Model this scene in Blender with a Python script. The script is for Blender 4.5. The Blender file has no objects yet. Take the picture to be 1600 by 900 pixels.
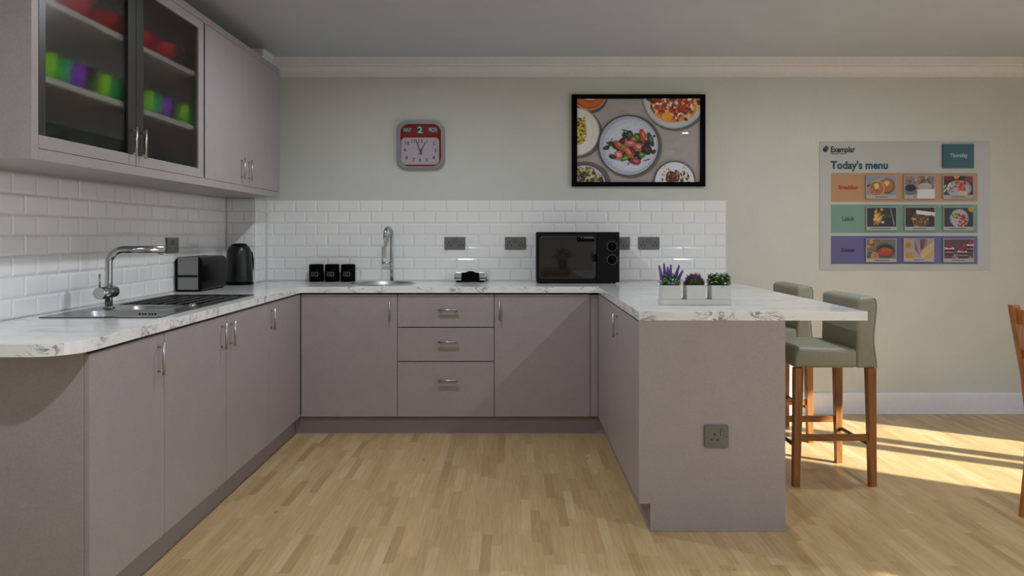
import bpy, bmesh, math, random
from mathutils import Vector, Matrix
from mathutils.geometry import tessellate_polygon
PI = math.pi
sc = bpy.context.scene
COL = sc.collection
rnd = random.Random(7)

# ------------------------------------------------------------------ materials
def lin(c):
    return tuple(((v/255)/12.92 if v/255 <= 0.04045 else ((v/255+0.055)/1.055)**2.4) for v in c)

class NT:
    def __init__(s, name):
        s.m = bpy.data.materials.new(name); s.m.use_nodes = True
        s.t = s.m.node_tree; s.t.nodes.clear()
        s.out = s.t.nodes.new('ShaderNodeOutputMaterial')
    def n(s, typ, **kw):
        nd = s.t.nodes.new('ShaderNode'+typ)
        for k, v in kw.items(): setattr(nd, k, v)
        return nd
    def l(s, a, b): s.t.links.new(a, b)
    def math(s, op, a, b=None, c=None):
        nd = s.n('Math', operation=op)
        for i, v in enumerate((a, b, c)):
            if v is None: continue
            if isinstance(v, (int, float)): nd.inputs[i].default_value = v
            else: s.l(v, nd.inputs[i])
        return nd.outputs[0]
    def mix(s, fac, a, b, blend='MIX'):
        nd = s.n('Mix', data_type='RGBA', blend_type=blend)
        for sock, v in ((nd.inputs[0], fac), (nd.inputs[6], a), (nd.inputs[7], b)):
            if isinstance(v, (int, float)): sock.default_value = v
            elif isinstance(v, tuple): sock.default_value = (*v, 1)
            else: s.l(v, sock)
        return nd.outputs[2]
    def ramp(s, fac, stops):
        nd = s.n('ValToRGB'); el = nd.color_ramp.elements
        while len(el) < len(stops): el.new(0.5)
        for e, (p, c) in zip(el, stops):
            e.position = p; e.color = (*c, 1) if isinstance(c, tuple) else (c, c, c, 1)
        s.l(fac, nd.inputs[0]); return nd.outputs[0]
    def coords(s, scale=(1, 1, 1), kind='Object'):
        tc = s.n('TexCoord'); mp = s.n('Mapping'); mp.inputs['Scale'].default_value = scale
        s.l(tc.outputs[kind], mp.inputs[0]); return mp.outputs[0]
    def noise(s, vec, scale, detail=3, rough=0.5, dist=0.0):
        nd = s.n('TexNoise'); nd.inputs['Scale'].default_value = scale
        nd.inputs['Detail'].default_value = detail; nd.inputs['Roughness'].default_value = rough
        nd.inputs['Distortion'].default_value = dist
        s.l(vec, nd.inputs['Vector']); return nd.outputs['Fac']
    def principled(s, **kw):
        p = s.n('BsdfPrincipled')
        for k, v in kw.items():
            k = k.replace('_', ' ')
            if isinstance(v, (int, float)): p.inputs[k].default_value = v
            elif isinstance(v, tuple): p.inputs[k].default_value = (*v, 1) if len(v) == 3 and 'Color' in k or k == 'Specular Tint' else v
            else: s.l(v, p.inputs[k])
        s.l(p.outputs[0], s.out.inputs[0]); return p
    def bump(s, h, strength, dist, p):
        b = s.n('Bump'); b.inputs['Strength'].default_value = strength; b.inputs['Distance'].default_value = dist
        s.l(h, b.inputs['Height']); s.l(b.outputs[0], p.inputs['Normal'])

_flat = {}
def plain(name, col, rough=0.5, metal=0.0, var=0.06, scale=30.0, bump=0.0, coat=0.0, spec=0.5):
    """a lightly mottled single-colour material"""
    if name in _flat: return _flat[name]
    t = NT(name)
    v = t.coords()
    f = t.noise(v, scale, 3)
    c = t.mix(f, tuple(x*(1-var) for x in col), tuple(min(1, x*(1+var)) for x in col))
    p = t.principled(Base_Color=c, Roughness=rough, Metallic=metal)
    p.inputs['Coat Weight'].default_value = coat; p.inputs['Coat Roughness'].default_value = 0.03
    p.inputs['Specular IOR Level'].default_value = spec
    if bump: t.bump(f, bump, 0.002, p)
    _flat[name] = t.m
    return t.m

def wood_mat(name, dark, light, axis='z', rough=0.35):
    t = NT(name)
    s = {'z': (18, 18, 1.6), 'x': (1.6, 18, 18), 'y': (18, 1.6, 18)}[axis]
    v = t.coords(s)
    n1 = t.noise(v, 3.0, 5, 0.6, 0.6)
    c = t.ramp(n1, [(0.3, dark), (0.7, light)])
    p = t.principled(Base_Color=c, Roughness=rough)
    t.bump(n1, 0.05, 0.001, p)
    return t.m

def cabinet_mat():
    t = NT('mauve_laminate')
    v = t.coords()
    n1 = t.noise(v, 190, 3, 0.65); n2 = t.noise(v, 11, 3, 0.5)
    f = t.math('ADD', t.math('MULTIPLY', n1, 0.75), t.math('MULTIPLY', n2, 0.25))
    c = t.ramp(f, [(0.3, (0.315, 0.278, 0.277)), (0.7, (0.392, 0.349, 0.349))])
    p = t.principled(Base_Color=c, Roughness=0.42)
    return t.m

def wall_mat(name, a, b, rough=0.7):
    t = NT(name)
    v = t.coords()
    n1 = t.noise(v, 90, 3, 0.6); n2 = t.noise(v, 5, 3)
    f = t.math('ADD', t.math('MULTIPLY', n1, 0.5), t.math('MULTIPLY', n2, 0.5))
    c = t.ramp(f, [(0.35, a), (0.65, b)])
    p = t.principled(Base_Color=c, Roughness=rough)
    t.bump(n1, 0.06, 0.002, p)
    return t.m

def marble_mat(name, strength, vs):
    t = NT(name)
    tc = t.n('TexCoord'); obj = tc.outputs['Object']
    def mapped(scale, rot=(0, 0, 0)):
        mp = t.n('Mapping'); mp.inputs['Scale'].default_value = scale; mp.inputs['Rotation'].default_value = rot
        t.l(obj, mp.inputs[0]); return mp.outputs[0]
    # soft grey clouds drawn out along the slab
    soft = t.noise(mapped((1.2, 6.5, 6), (0, 0, 0.12)), 2.4, 5, 0.6, 0.8)
    base = t.ramp(soft, [(0.30, (0.72, 0.72, 0.715)), (0.48, (0.86, 0.86, 0.855)), (0.75, (0.91, 0.91, 0.905))])
    # broken thin veins
    vn = t.noise(mapped((2.0*vs, 3.4*vs, 4.0*vs), (0.5, 0.6, 0.5)), 2.6, 6, 0.62, 1.2)
    ridge = t.math('ABSOLUTE', t.math('SUBTRACT', vn, 0.5))
    vein = t.ramp(ridge, [(0.0, 1.0), (0.016, 0.7), (0.04, 0.0)])
    mask = t.ramp(t.noise(mapped((1, 1, 1)), 4.5*vs, 2), [(0.47, 0.0), (0.60, 1.0)])
    fac = t.math('MULTIPLY', t.math('MULTIPLY', vein, mask), strength)
    c = t.mix(fac, base, (0.20, 0.20, 0.21))
    p = t.principled(Base_Color=c, Roughness=0.13)
    p.inputs['Specular IOR Level'].default_value = 0.6
    return t.m

def floor_mat():
    t = NT('oak_strip_laminate')
    tc = t.n('TexCoord'); sp = t.n('SeparateXYZ'); t.l(tc.outputs['Object'], sp.inputs[0])
    X, Y = sp.outputs[0], sp.outputs[1]
    W, L = 0.041, 0.36
    ix = t.math('FLOOR', t.math('DIVIDE', X, W))
    wn = t.n('TexWhiteNoise', noise_dimensions='1D'); t.l(ix, wn.inputs['W'])
    yy = t.math('ADD', t.math('DIVIDE', Y, L), t.math('MULTIPLY', wn.outputs['Value'], 7.3))
    iy = t.math('FLOOR', yy)
    cb = t.n('CombineXYZ'); t.l(ix, cb.inputs[0]); t.l(iy, cb.inputs[1])
    wn2 = t.n('TexWhiteNoise', noise_dimensions='3D'); t.l(cb.outputs[0], wn2.inputs['Vector'])
    r = wn2.outputs['Value']
    # grain, shifted per strip
    ad = t.n('VectorMath', operation='MULTIPLY_ADD')
    t.l(wn2.outputs['Color'], ad.inputs[0]); ad.inputs[1].default_value = (9, 9, 9); t.l(tc.outputs['Object'], ad.inputs[2])
    mp = t.n('Mapping'); mp.inputs['Scale'].default_value = (46, 2.6, 1); t.l(ad.outputs[0], mp.inputs[0])
    g = t.noise(mp.outputs[0], 2.0, 5, 0.62, 0.5)
    base = t.ramp(r, [(0.0, (0.420, 0.275, 0.123)), (0.16, (0.498, 0.341, 0.163)), (0.75, (0.554, 0.392, 0.196)), (1.0, (0.605, 0.450, 0.247))])
    grain = t.ramp(g, [(0.25, (0.74, 0.70, 0.64)), (0.62, (1.0, 1.0, 1.0))])
    c = t.mix(0.85, base, grain, 'MULTIPLY')
    # small knots
    vo = t.n('TexVoronoi'); vo.inputs['Scale'].default_value = 1.0
    mk = t.n('Mapping'); mk.inputs['Scale'].default_value = (3.2, 2.2, 1); t.l(tc.outputs['Object'], mk.inputs[0]); t.l(mk.outputs[0], vo.inputs['Vector'])
    kn = t.ramp(vo.outputs['Distance'], [(0.014, 0.75), (0.035, 0.0)])
    c = t.mix(kn, c, (0.16, 0.085, 0.04))
    # joints
    fx = t.math('FRACT', t.math('DIVIDE', X, W)); fy = t.math('FRACT', yy)
    jx = t.math('LESS_THAN', t.math('MINIMUM', fx, t.math('SUBTRACT', 1.0, fx)), 0.008)
    jy = t.math('LESS_THAN', t.math('MINIMUM', fy, t.math('SUBTRACT', 1.0, fy)), 0.0014)
    j = t.math('MULTIPLY', t.math('MAXIMUM', jx, jy), 0.28)
    c = t.mix(j, c, (0.20, 0.115, 0.05))
    p = t.principled(Base_Color=c, Roughness=0.36)
    t.bump(g, 0.03, 0.001, p)
    return t.m

def steel_mat(name, col=(0.62, 0.62, 0.61), rough=0.22, scale=(1, 60, 60)):
    t = NT(name)
    n1 = t.noise(t.coords(scale), 4, 3)
    r = t.math('ADD', t.math('MULTIPLY', n1, 0.12), rough-0.06)
    t.principled(Base_Color=col, Metallic=1.0, Roughness=r)
    return t.m

def frosted_mat():
    t = NT('frosted_smoked_glass')
    f = t.noise(t.coords(), 400, 2)
    rr = t.math('ADD', t.math('MULTIPLY', f, 0.03), 0.36)
    refr = t.n('BsdfRefraction'); refr.inputs['Color'].default_value = (0.95, 0.95, 0.94, 1); refr.inputs['IOR'].default_value = 1.35
    t.l(rr, refr.inputs['Roughness'])
    tr = t.n('BsdfTransparent'); tr.inputs['Color'].default_value = (0.86, 0.86, 0.85, 1)
    mx = t.n('MixShader'); mx.inputs[0].default_value = 0.05
    t.l(refr.outputs[0], mx.inputs[1]); t.l(tr.outputs[0], mx.inputs[2])
    gl = t.n('BsdfGlossy'); gl.inputs['Roughness'].default_value = 0.22
    fr = t.n('Fresnel'); fr.inputs['IOR'].default_value = 1.35; ge = t.n('NewGeometry')
    ff = t.math('MULTIPLY', fr.outputs[0], t.math('MULTIPLY', t.math('SUBTRACT', 1.0, ge.outputs['Backfacing']), 0.5))
    m2 = t.n('MixShader'); t.l(ff, m2.inputs[0]); t.l(mx.outputs[0], m2.inputs[1]); t.l(gl.outputs[0], m2.inputs[2])
    t.l(m2.outputs[0], t.out.inputs[0])
    return t.m

def clear_mat(name='clear_glass', tint=(0.97, 0.97, 0.97)):
    t = NT(name)
    tr = t.n('BsdfTransparent'); tr.inputs['Color'].default_value = (*tint, 1)
    gl = t.n('BsdfGlossy'); gl.inputs['Roughness'].default_value = 0.0
    fr = t.n('Fresnel'); fr.inputs['IOR'].default_value = 1.45
    ge = t.n('NewGeometry'); f = t.math('MULTIPLY', t.math('ADD', fr.outputs[0], t.math('MULTIPLY', t.noise(t.coords(), 3, 1), 0.002)), t.math('SUBTRACT', 1.0, ge.outputs['Backfacing']))
    m2 = t.n('MixShader'); t.l(f, m2.inputs[0]); t.l(tr.outputs[0], m2.inputs[1]); t.l(gl.outputs[0], m2.inputs[2])
    t.l(m2.outputs[0], t.out.inputs[0])
    return t.m

def lamp_mat(name, strength, col=(1, 0.97, 0.92)):
    t = NT(name)
    e = t.n('Emission'); e.inputs['Strength'].default_value = strength
    n1 = t.noise(t.coords(), 4, 1)
    t.l(t.mix(t.math('MULTIPLY', n1, 0.05), col, (1, 1, 1)), e.inputs['Color'])
    t.l(e.outputs[0], t.out.inputs[0]); return t.m

M = {}
M['cab'] = cabinet_mat()
M['plinth'] = plain('plinth_laminate', (0.29, 0.255, 0.265), 0.4)
M['dark_stile'] = plain('dark_grey_stile', (0.030, 0.029, 0.028), 0.35)
M['shelf'] = plain('pale_shelf_board', (0.62, 0.61, 0.58), 0.5)
M['inner'] = plain('cabinet_lining', (0.45, 0.43, 0.415), 0.6)
M['wall'] = wall_mat('sage_paint', (0.56, 0.575, 0.52), (0.60, 0.615, 0.555))
M['ceil'] = wall_mat('ceiling_paint', (0.475, 0.515, 0.565), (0.505, 0.545, 0.595))
M['trim'] = plain('cornice_paint', (0.71, 0.71, 0.705), 0.55)
M['base'] = plain('baseboard_paint', (0.74, 0.75, 0.79), 0.4)
M['floor'] = floor_mat()
M['marble'] = marble_mat('white_marble_laminate', 0.28, 1.0); M['edging'] = marble_mat('veined_edge_strip', 0.95, 1.7)
M['tile'] = plain('white_glazed_tile', (0.84, 0.84, 0.83), 0.09, var=0.02, scale=6, spec=0.55)
M['grout'] = plain('pale_grout', (0.70, 0.70, 0.68), 0.8)
M['steel'] = steel_mat('brushed_steel')
M['chrome'] = steel_mat('polished_chrome', (0.50, 0.505, 0.50), 0.15, (3, 3, 3))
M['sink'] = steel_mat('sink_steel', (0.46, 0.48, 0.47), 0.44, (40, 2, 40)); M['dsteel'] = steel_mat('steel_with_dark_reflection', (0.085, 0.085, 0.085), 0.26, (2, 40, 40)); M['rim'] = steel_mat('sink_rim_steel', (0.12, 0.123, 0.123), 0.24, (2, 40, 40))  # drainer and rim: dark reflection of the wall cabinets put into the steel colour
M['handle'] = steel_mat('handle_steel', (0.50, 0.49, 0.47), 0.36, (40, 40, 4))
M['socket'] = plain('graphite_socket_plate', (0.175, 0.180, 0.172), 0.35, metal=0.35)
M['sock_dark'] = plain('socket_insert', (0.045, 0.045, 0.045), 0.5)
M['black'] = plain('gloss_black_plastic', (0.002, 0.002, 0.002), 0.14, spec=0.09)
M['mblack'] = plain('satin_black_plastic', (0.006, 0.006, 0.006), 0.42, spec=0.16)
M['vblack'] = plain('matt_black_tin', (0.002, 0.002, 0.002), 0.55, spec=0.05)
M['greyl'] = plain('grey_print', (0.22, 0.22, 0.21), 0.5)
M['silver'] = steel_mat('silver_panel', (0.30, 0.30, 0.295), 0.42, (40, 40, 3))
M['press'] = steel_mat('press_lid_steel', (0.66, 0.65, 0.63), 0.30)
M['fabric'] = plain('sage_vinyl', (0.305, 0.308, 0.232), 0.46, var=0.10, scale=70, bump=0.12)
M['leg'] = wood_mat('stool_wood', (0.195, 0.070, 0.017), (0.42, 0.175, 0.047))
M['legx'] = wood_mat('stool_rail_wood', (0.195, 0.070, 0.017), (0.42, 0.175, 0.047), 'x')
M['chair'] = wood_mat('chair_wood', (0.27, 0.092, 0.022), (0.52, 0.22, 0.065))
M['rod'] = plain('purple_brown_rail', (0.060, 0.026, 0.036), 0.35, metal=0.4)
M['frosted'] = frosted_mat()
M['glass'] = clear_mat()
M['white'] = plain('white_plastic', (0.72, 0.71, 0.68), 0.35)
M['pot'] = plain('white_ceramic_pot', (0.66, 0.65, 0.62), 0.4)
M['soil'] = plain('potting_soil', (0.03, 0.022, 0.015), 0.9, var=0.4, scale=200)
M['lime'] = plain('lime_plastic', (0.36, 0.90, 0.006), 0.4)
M['teal'] = plain('green_plastic', (0.008, 0.52, 0.10), 0.4)
M['purple'] = plain('purple_plastic', (0.34, 0.03, 0.80), 0.4)
M['dkgreen'] = plain('blackgreen_plastic', (0.006, 0.022, 0.011), 0.4)
M['red'] = plain('red_plastic', (0.66, 0.012, 0.020), 0.4)

# ------------------------------------------------------------------ mesh helpers
class MB:
    def __init__(s):
        s.bm = bmesh.new()
    def _merge(s, b, mi, smooth, mtx=None):
        if mtx is not None: bmesh.ops.transform(b, matrix=mtx, verts=b.verts)
        for f in b.faces: f.material_index = mi; f.smooth = smooth
        me = bpy.data.meshes.new('tmp'); b.to_mesh(me); b.free()
        s.bm.from_mesh(me); bpy.data.meshes.remove(me)
    def box(s, x0, x1, y0, y1, z0, z1, bev=0.0, seg=2, mi=0, mtx=None, smooth=None):
        b = bmesh.new()
        bmesh.ops.create_cube(b, size=1)
        for v in b.verts:
            v.co = Vector(((x0+x1)/2+v.co.x*(x1-x0), (y0+y1)/2+v.co.y*(y1-y0), (z0+z1)/2+v.co.z*(z1-z0)))
        if bev > 0:
            bmesh.ops.bevel(b, geom=list(b.edges), offset=bev, segments=seg, affect='EDGES', profile=0.5, clamp_overlap=True)
        s._merge(b, mi, (bev > 0.004) if smooth is None else smooth, mtx); return s
    def taper(s, c0, c1, h0, h1, mi=0, bev=0.0):
        """square bar between centres c0 -> c1 (mostly vertical), half sizes (hx,hy) at each end"""
        b = bmesh.new(); vs = []
        for c, h in ((c0, h0), (c1, h1)):
            for sx, sy in ((-1, -1), (1, -1), (1, 1), (-1, 1)):
                vs.append(b.verts.new((c[0]+sx*h[0], c[1]+sy*h[1], c[2])))
        b.faces.new(vs[0:4][::-1]); b.faces.new(vs[4:8])
        for i in range(4): b.faces.new((vs[i], vs[(i+1) % 4], vs[4+(i+1) % 4], vs[4+i]))
        bmesh.ops.recalc_face_normals(b, faces=b.faces)
        if bev: bmesh.ops.bevel(b, geom=list(b.edges), offset=bev, segments=2, affect='EDGES', profile=0.5)
        s._merge(b, mi, False); return s
    def cyl(s, p0, p1, r0, r1=None, seg=20, mi=0, smooth=True):
        r1 = r0 if r1 is None else r1
        p0, p1 = Vector(p0), Vector(p1); d = p1-p0
        b = bmesh.new()
        bmesh.ops.create_cone(b, cap_ends=True, segments=seg, radius1=r0, radius2=r1, depth=d.length)
        q = d.to_track_quat('Z', 'Y').to_matrix().to_4x4()
        bmesh.ops.transform(b, matrix=Matrix.Translation((p0+p1)/2) @ q, verts=b.verts)
        for f in b.faces: f.material_index = mi; f.smooth = smooth and len(f.verts) == 4
        me = bpy.data.meshes.new('tmp'); b.to_mesh(me); b.free(); s.bm.from_mesh(me); bpy.data.meshes.remove(me); return s
    def tube(s, pts, rad, seg=14, mi=0, caps=True):
        pts = [Vector(p) for p in pts]; n = len(pts)
        rads = rad if isinstance(rad, (list, tuple)) else [rad]*n
        b = bmesh.new(); rings = []
        up = Vector((0.123, 0.31, 0.94)).normalized(); prev = None
        for i, p in enumerate(pts):
            d = (pts[min(i+1, n-1)]-pts[max(i-1, 0)]).normalized()
            if prev is None: u = d.cross(up).normalized()
            else: u = (prev-d*prev.dot(d)).normalized()
            prev = u; w = d.cross(u)
            rings.append([b.verts.new(p+(u*math.cos(a)+w*math.sin(a))*rads[i]) for a in [2*PI*k/seg for k in range(seg)]])
        for i in range(n-1):
            for k in range(seg):
                b.faces.new((rings[i][k], rings[i][(k+1) % seg], rings[i+1][(k+1) % seg], rings[i+1][k]))
        if caps: b.faces.new(rings[0][::-1]); b.faces.new(rings[-1])
        bmesh.ops.recalc_face_normals(b, faces=b.faces)
        s._merge(b, mi, True); return s
    def lathe(s, prof, c=(0, 0, 0), seg=32, mi=0, smooth=True):
        b = bmesh.new(); rings = []
        for r, z in prof:
            if r < 1e-6: rings.append([b.verts.new((c[0], c[1], c[2]+z))])
            else: rings.append([b.verts.new((c[0]+r*math.cos(2*PI*k/seg), c[1]+r*math.sin(2*PI*k/seg), c[2]+z)) for k in range(seg)])
        for a, d in zip(rings, rings[1:]):
            for k in range(seg):
                k2 = (k+1) % seg
                if len(a) == 1 and len(d) == 1: continue
                if len(a) == 1: b.faces.new((a[0], d[k2], d[k]))
                elif len(d) == 1: b.faces.new((a[k], a[k2], d[0]))
                else: b.faces.new((a[k], a[k2], d[k2], d[k]))
        bmesh.ops.recalc_face_normals(b, faces=b.faces)
        s._merge(b, mi, smooth); return s
    def prism(s, loops, mapf, h0, h1, mi=0, smooth=False, caps=(True, True)):
        """2-D outline (with optional holes) extruded h0..h1; mapf(u, v, h) -> point"""
        b = bmesh.new()
        lo = [[b.verts.new(mapf(u, v, h0)) for u, v in L] for L in loops]
        hi = [[b.verts.new(mapf(u, v, h1)) for u, v in L] for L in loops]
        flo = [v for L in lo for v in L]; fhi = [v for L in hi for v in L]
        if len(loops) == 1:
            if caps[0]: b.faces.new(flo[::-1])
            if caps[1]: b.faces.new(fhi)
        else:
            tri = tessellate_polygon([[Vector((u, v, 0)) for u, v in L] for L in loops])
            for a in tri:
                for src, on in ((flo, caps[0]), (fhi, caps[1])):
                    if on:
                        try: b.faces.new([src[i] for i in a])
                        except ValueError: pass
        for L0, L1 in zip(lo, hi):
            n = len(L0)
            for i in range(n): b.faces.new((L0[i], L0[(i+1) % n], L1[(i+1) % n], L1[i]))
        bmesh.ops.recalc_face_normals(b, faces=b.faces)
        s._merge(b, mi, smooth); return s
    def poly(s, pts, mi=0):
        f = s.bm.faces.new([s.bm.verts.new(p) for p in pts]); f.material_index = mi; return s
    def text(s, body, size, mapf, mi=0, align='CENTER', bold=0.0, width=None):
        cu = bpy.data.curves.new('t', 'FONT'); cu.body = body; cu.size = 1.0; cu.align_x = align; cu.align_y = 'CENTER'
        cu.offset = bold; cu.resolution_u = 3
        o = bpy.data.objects.new('t', cu); COL.objects.link(o)
        me = bpy.data.meshes.new_from_object(o.evaluated_get(bpy.context.evaluated_depsgraph_get()))
        bpy.data.objects.remove(o); bpy.data.curves.remove(cu)
        k = 1.0
        if width and len(me.vertices):
            xs = [v.co.x for v in me.vertices]; k = width/((max(xs)-min(xs))*size)
        for v in me.vertices: v.co = Vector(mapf(v.co.x*size*k, v.co.y*size))
        for p in me.polygons: p.material_index = mi
        b0 = len(s.bm.faces); s.bm.from_mesh(me); bpy.data.meshes.remove(me)
        s.bm.faces.ensure_lookup_table()
        for f in s.bm.faces[b0:]: f.material_index = mi
        return s
    def build(s, name, mats, parent=None, loc=None):
        me = bpy.data.meshes.new(name); s.bm.to_mesh(me); s.bm.free()
        for m in (mats if isinstance(mats, (list, tuple)) else [mats]): me.materials.append(m)
        o = bpy.data.objects.new(name, me); COL.objects.link(o)
        if parent is not None:
            o.parent = parent
            if loc is None: # mesh was written in world coordinates
                w = Vector((0, 0, 0)); q = parent
                while q is not None: w += q.location; q = q.parent
                o.location = -w
            else: o.location = loc
        elif loc is not None: o.location = loc
        return o

def tag(o, label=None, cat=None, group=None, kind=None):
    if label: o['label'] = label
    if cat: o['category'] = cat
    if group: o['group'] = group
    if kind: o['kind'] = kind
    return o
def thing(name, loc, label, cat, group=None):
    o = bpy.data.objects.new(name, None); COL.objects.link(o); o.location = loc
    o.empty_display_size = 0.05
    return tag(o, label, cat, group)
def struct(name, mb, mats, label=None):
    o = mb.build(name, mats); o['kind'] = 'structure'
    if label: o['label'] = label
    return o
def bevmod(o, w, seg=2, ang=35):
    m = o.modifiers.new('edge', 'BEVEL'); m.width = w; m.segments = seg; m.limit_method = 'ANGLE'; m.angle_limit = math.radians(ang)
    return o
def rrect(x0, x1, y0, y1, r, n=6):
    out = []
    for cx, cy, a0 in ((x1-r, y1-r, 0), (x0+r, y1-r, PI/2), (x0+r, y0+r, PI), (x1-r, y0+r, 3*PI/2)):
        for k in range(n+1):
            a = a0+PI/2*k/n; out.append((cx+r*math.cos(a), cy+r*math.sin(a)))
    return out
def circ(cx, cy, r, n=32, ry=None):
    ry = r if ry is None else ry
    return [(cx+r*math.cos(2*PI*k/n), cy+ry*math.sin(2*PI*k/n)) for k in range(n)]
XY = lambda u, v, h: (u, v, h)
XZ = lambda u, v, h: (u, h, v)     # outline in X-Z extruded along Y
YZ = lambda u, v, h: (h, u, v)     # outline in Y-Z extruded along X

# ------------------------------------------------------------------ room
H = 1.249; F = 1185.0; HOR = 366.0
XL, XR, YB, YF, ZC = -1.914, 4.60, 5.285, -3.0, 2.469
CX, CY = -1.717, 5.062                 # boxed-in corner
WT = 0.924                             # worktop top

def wx(px, D): return (px-800)/F*D
def wz(py, D): return H-(py-HOR)/F*D

struct('floor', MB().box(XL-0.1, XR+0.1, YF-0.1, YB+0.1, -0.08, 0), M['floor'], 'pale oak strip floor')
struct('ceiling', MB().box(XL-0.1, XR+0.1, YF-0.1, YB+0.1, ZC, ZC+0.08), M['ceil'], 'flat pale grey ceiling')
struct('wall_back', MB().box(XL-0.1, XR+0.1, YB, YB+0.1, 0, ZC), M['wall'], 'sage green wall behind the kitchen')
struct('wall_left', MB().box(XL-0.1, XL, YF-0.1, YB, 0, ZC), M['wall'], 'sage wall on the sink side')
struct('wall_corner', MB().box(XL, CX, CY, YB, 0, ZC), M['wall'], 'boxed-in tiled corner of the wall')
struct('wall_rear', MB().box(XL-0.1, XR+0.1, YF-0.1, YF, 0, ZC), M['wall'])
# right wall with two glazed patio doors (openings in Y)
OP = [(2.17, 3.62), (-1.20, 0.75)]
ZH = 2.33
mb = MB()
ys = [YF-0.1, OP[1][0], OP[1][1], OP[0][0], OP[0][1], YB]
for a, b in ((ys[0], ys[1]), (ys[2], ys[3]), (ys[4], ys[5])): mb.box(XR, XR+0.1, a, b, 0, ZC)
for a, b in OP: mb.box(XR, XR+0.1, a, b, ZH, ZC)
struct('wall_right', mb, M['wall'])
for i, (a, b) in enumerate(OP):
    m = 2.90 if i == 0 else (a+b)/2
    mb = MB()
    for y0, y1 in ((a, a+0.05), (m-0.11, m+0.01), (m+0.10, m+0.21), (b-0.05, b)): mb.box(XR+0.03, XR+0.08, y0, y1, 0, ZH)  # unseen middle stiles added to cast dark bands across the sunlit floor
    for z0, z1 in ((0, 0.03), (ZH-0.05, ZH)): mb.box(XR+0.031, XR+0.079, a, b, z0, z1)
    d = struct('door_%d' % (i+1), mb, M['white'])
    g = MB().box(XR+0.053, XR+0.057, a+0.05, b-0.05, 0.03, ZH-0.05).build('door_glass', M['glass'], d)

# cornice
prof = [(0, 0), (0.086, 0), (0.086, 0.010), (0.080, 0.016), (0.080, 0.030), (0.070, 0.036), (0.070, 0.049), (0.060, 0.056), (0.060, 0.062)]
for k in range(1, 9):
    a = PI/2*k/8
    prof.append((0.060-0.046*math.sin(a), 0.062+0.054*(1-math.cos(a))))
prof += [(0.014, 0.127), (0.0, 0.127)]
def cornice(path):
    """path: wall points; room is to the left of travel"""
    b = bmesh.new(); rings = []
    P = [Vector((*p, 0)) for p in path]; n = len(P)
    for i in range(n):
        dn = []
        if i > 0: d = (P[i]-P[i-1]).normalized(); dn.append(Vector((-d.y, d.x, 0)))
        if i < n-1: d = (P[i+1]-P[i]).normalized(); dn.append(Vector((-d.y, d.x, 0)))
        off = dn[0] if len(dn) == 1 else (dn[0]+dn[1])/(1+dn[0].dot(dn[1]))
        rings.append([b.verts.new((P[i].x+off.x*o, P[i].y+off.y*o, ZC-z-0.0005)) for o, z in prof])
    for i in range(n-1):
        for k in range(len(prof)):
            k2 = (k+1) % len(prof)
            b.faces.new((rings[i][k], rings[i][k2], rings[i+1][k2], rings[i+1][k]))
    b.faces.new(rings[0]); b.faces.new(rings[-1])
    bmesh.ops.recalc_face_normals(b, faces=b.faces)
    m = MB(); m._merge(b, 0, False); return m
e = 0.0005
struct('trim_1', cornice([(XR-e, YB-e), (CX+e, YB-e), (CX+e, CY-e), (XL+e, CY-e), (XL+e, YF+e)]), M['trim'], 'moulded plaster cornice along the ceiling')
mb = MB().prism([[(YB-0.0005, 0), (YB-0.018, 0), (YB-0.018, 0.138), (YB-0.012, 0.146), (YB-0.0005, 0.146)]], YZ, 1.15, XR-0.0005)
struct('baseboard_back', mb, M['base'], 'pale lilac grey baseboard below the menu board')
struct('baseboard_right', MB().box(XR-0.018, XR-0.0005, 3.63, YB-0.02, 0, 0.146), M['base'])

# metro tiles: three rings per tile give the bevelled edge
TH, TW, G = 0.08015, 0.150, 0.0016
Z0T = WT+0.0005
def tiles(u0, u1, phase, mapf, rows=7, mb=None):
    """mapf(u, z, h): h is height off the wall"""
    mb = mb or MB()
    for r in range(rows):
        z1 = 1.4853-r*TH; z0 = max(z1-TH, Z0T)
        ph = phase + (0 if r % 2 == 0 else TW/2)
        k = math.floor((u0-ph)/TW)
        u = ph+k*TW
        while u < u1-1e-4:
            a, b = max(u, u0), min(u+TW, u1); u += TW
            if b-a < 0.008: continue
            rings = []
            for ins, h in ((G/2, 0.0034), (G/2+0.0055, 0.0066), (G/2+0.0125, 0.0079)):
                i2 = min(ins, (b-a)*0.4)
                rings.append([mb.bm.verts.new(mapf(p, q, h)) for p, q in ((a+i2, z0+ins), (b-i2, z0+ins), (b-i2, z1-ins), (a+i2, z1-ins))])
            for p, q in zip(rings, rings[1:]):
                for i in range(4): mb.bm.faces.new((p[i], p[(i+1) % 4], q[(i+1) % 4], q[i])).material_index = 0
            mb.bm.faces.new(rings[2]).material_index = 0
    return mb
mb = tiles(CX+0.0075, 1.4897, 1.4897-TW*30, lambda u, z, h: (u, YB-h, z))
mb.box(CX+0.0005, 1.4897, YB-0.0045, YB-0.0003, Z0T, 1.4853, mi=1)
mb.box(1.4897, 1.4925, YB-0.0073, YB-0.0003, Z0T, 1.4853, mi=0)
bmesh.ops.recalc_face_normals(mb.bm, faces=mb.bm.faces)
struct('trim_2', mb, [M['tile'], M['grout']], 'white bevelled brick tiles on the back wall')
mb = tiles(1.60, CY-0.0005, 2.895-TW*20, lambda u, z, h: (XL+h, u, z))
mb.box(XL+0.0003, XL+0.0045, 1.6, CY-0.0005, Z0T, 1.4853, mi=1)
bmesh.ops.recalc_face_normals(mb.bm, faces=mb.bm.faces)
struct('trim_3', mb, [M['tile'], M['grout']], 'white bevelled brick tiles on the sink wall')
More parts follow.
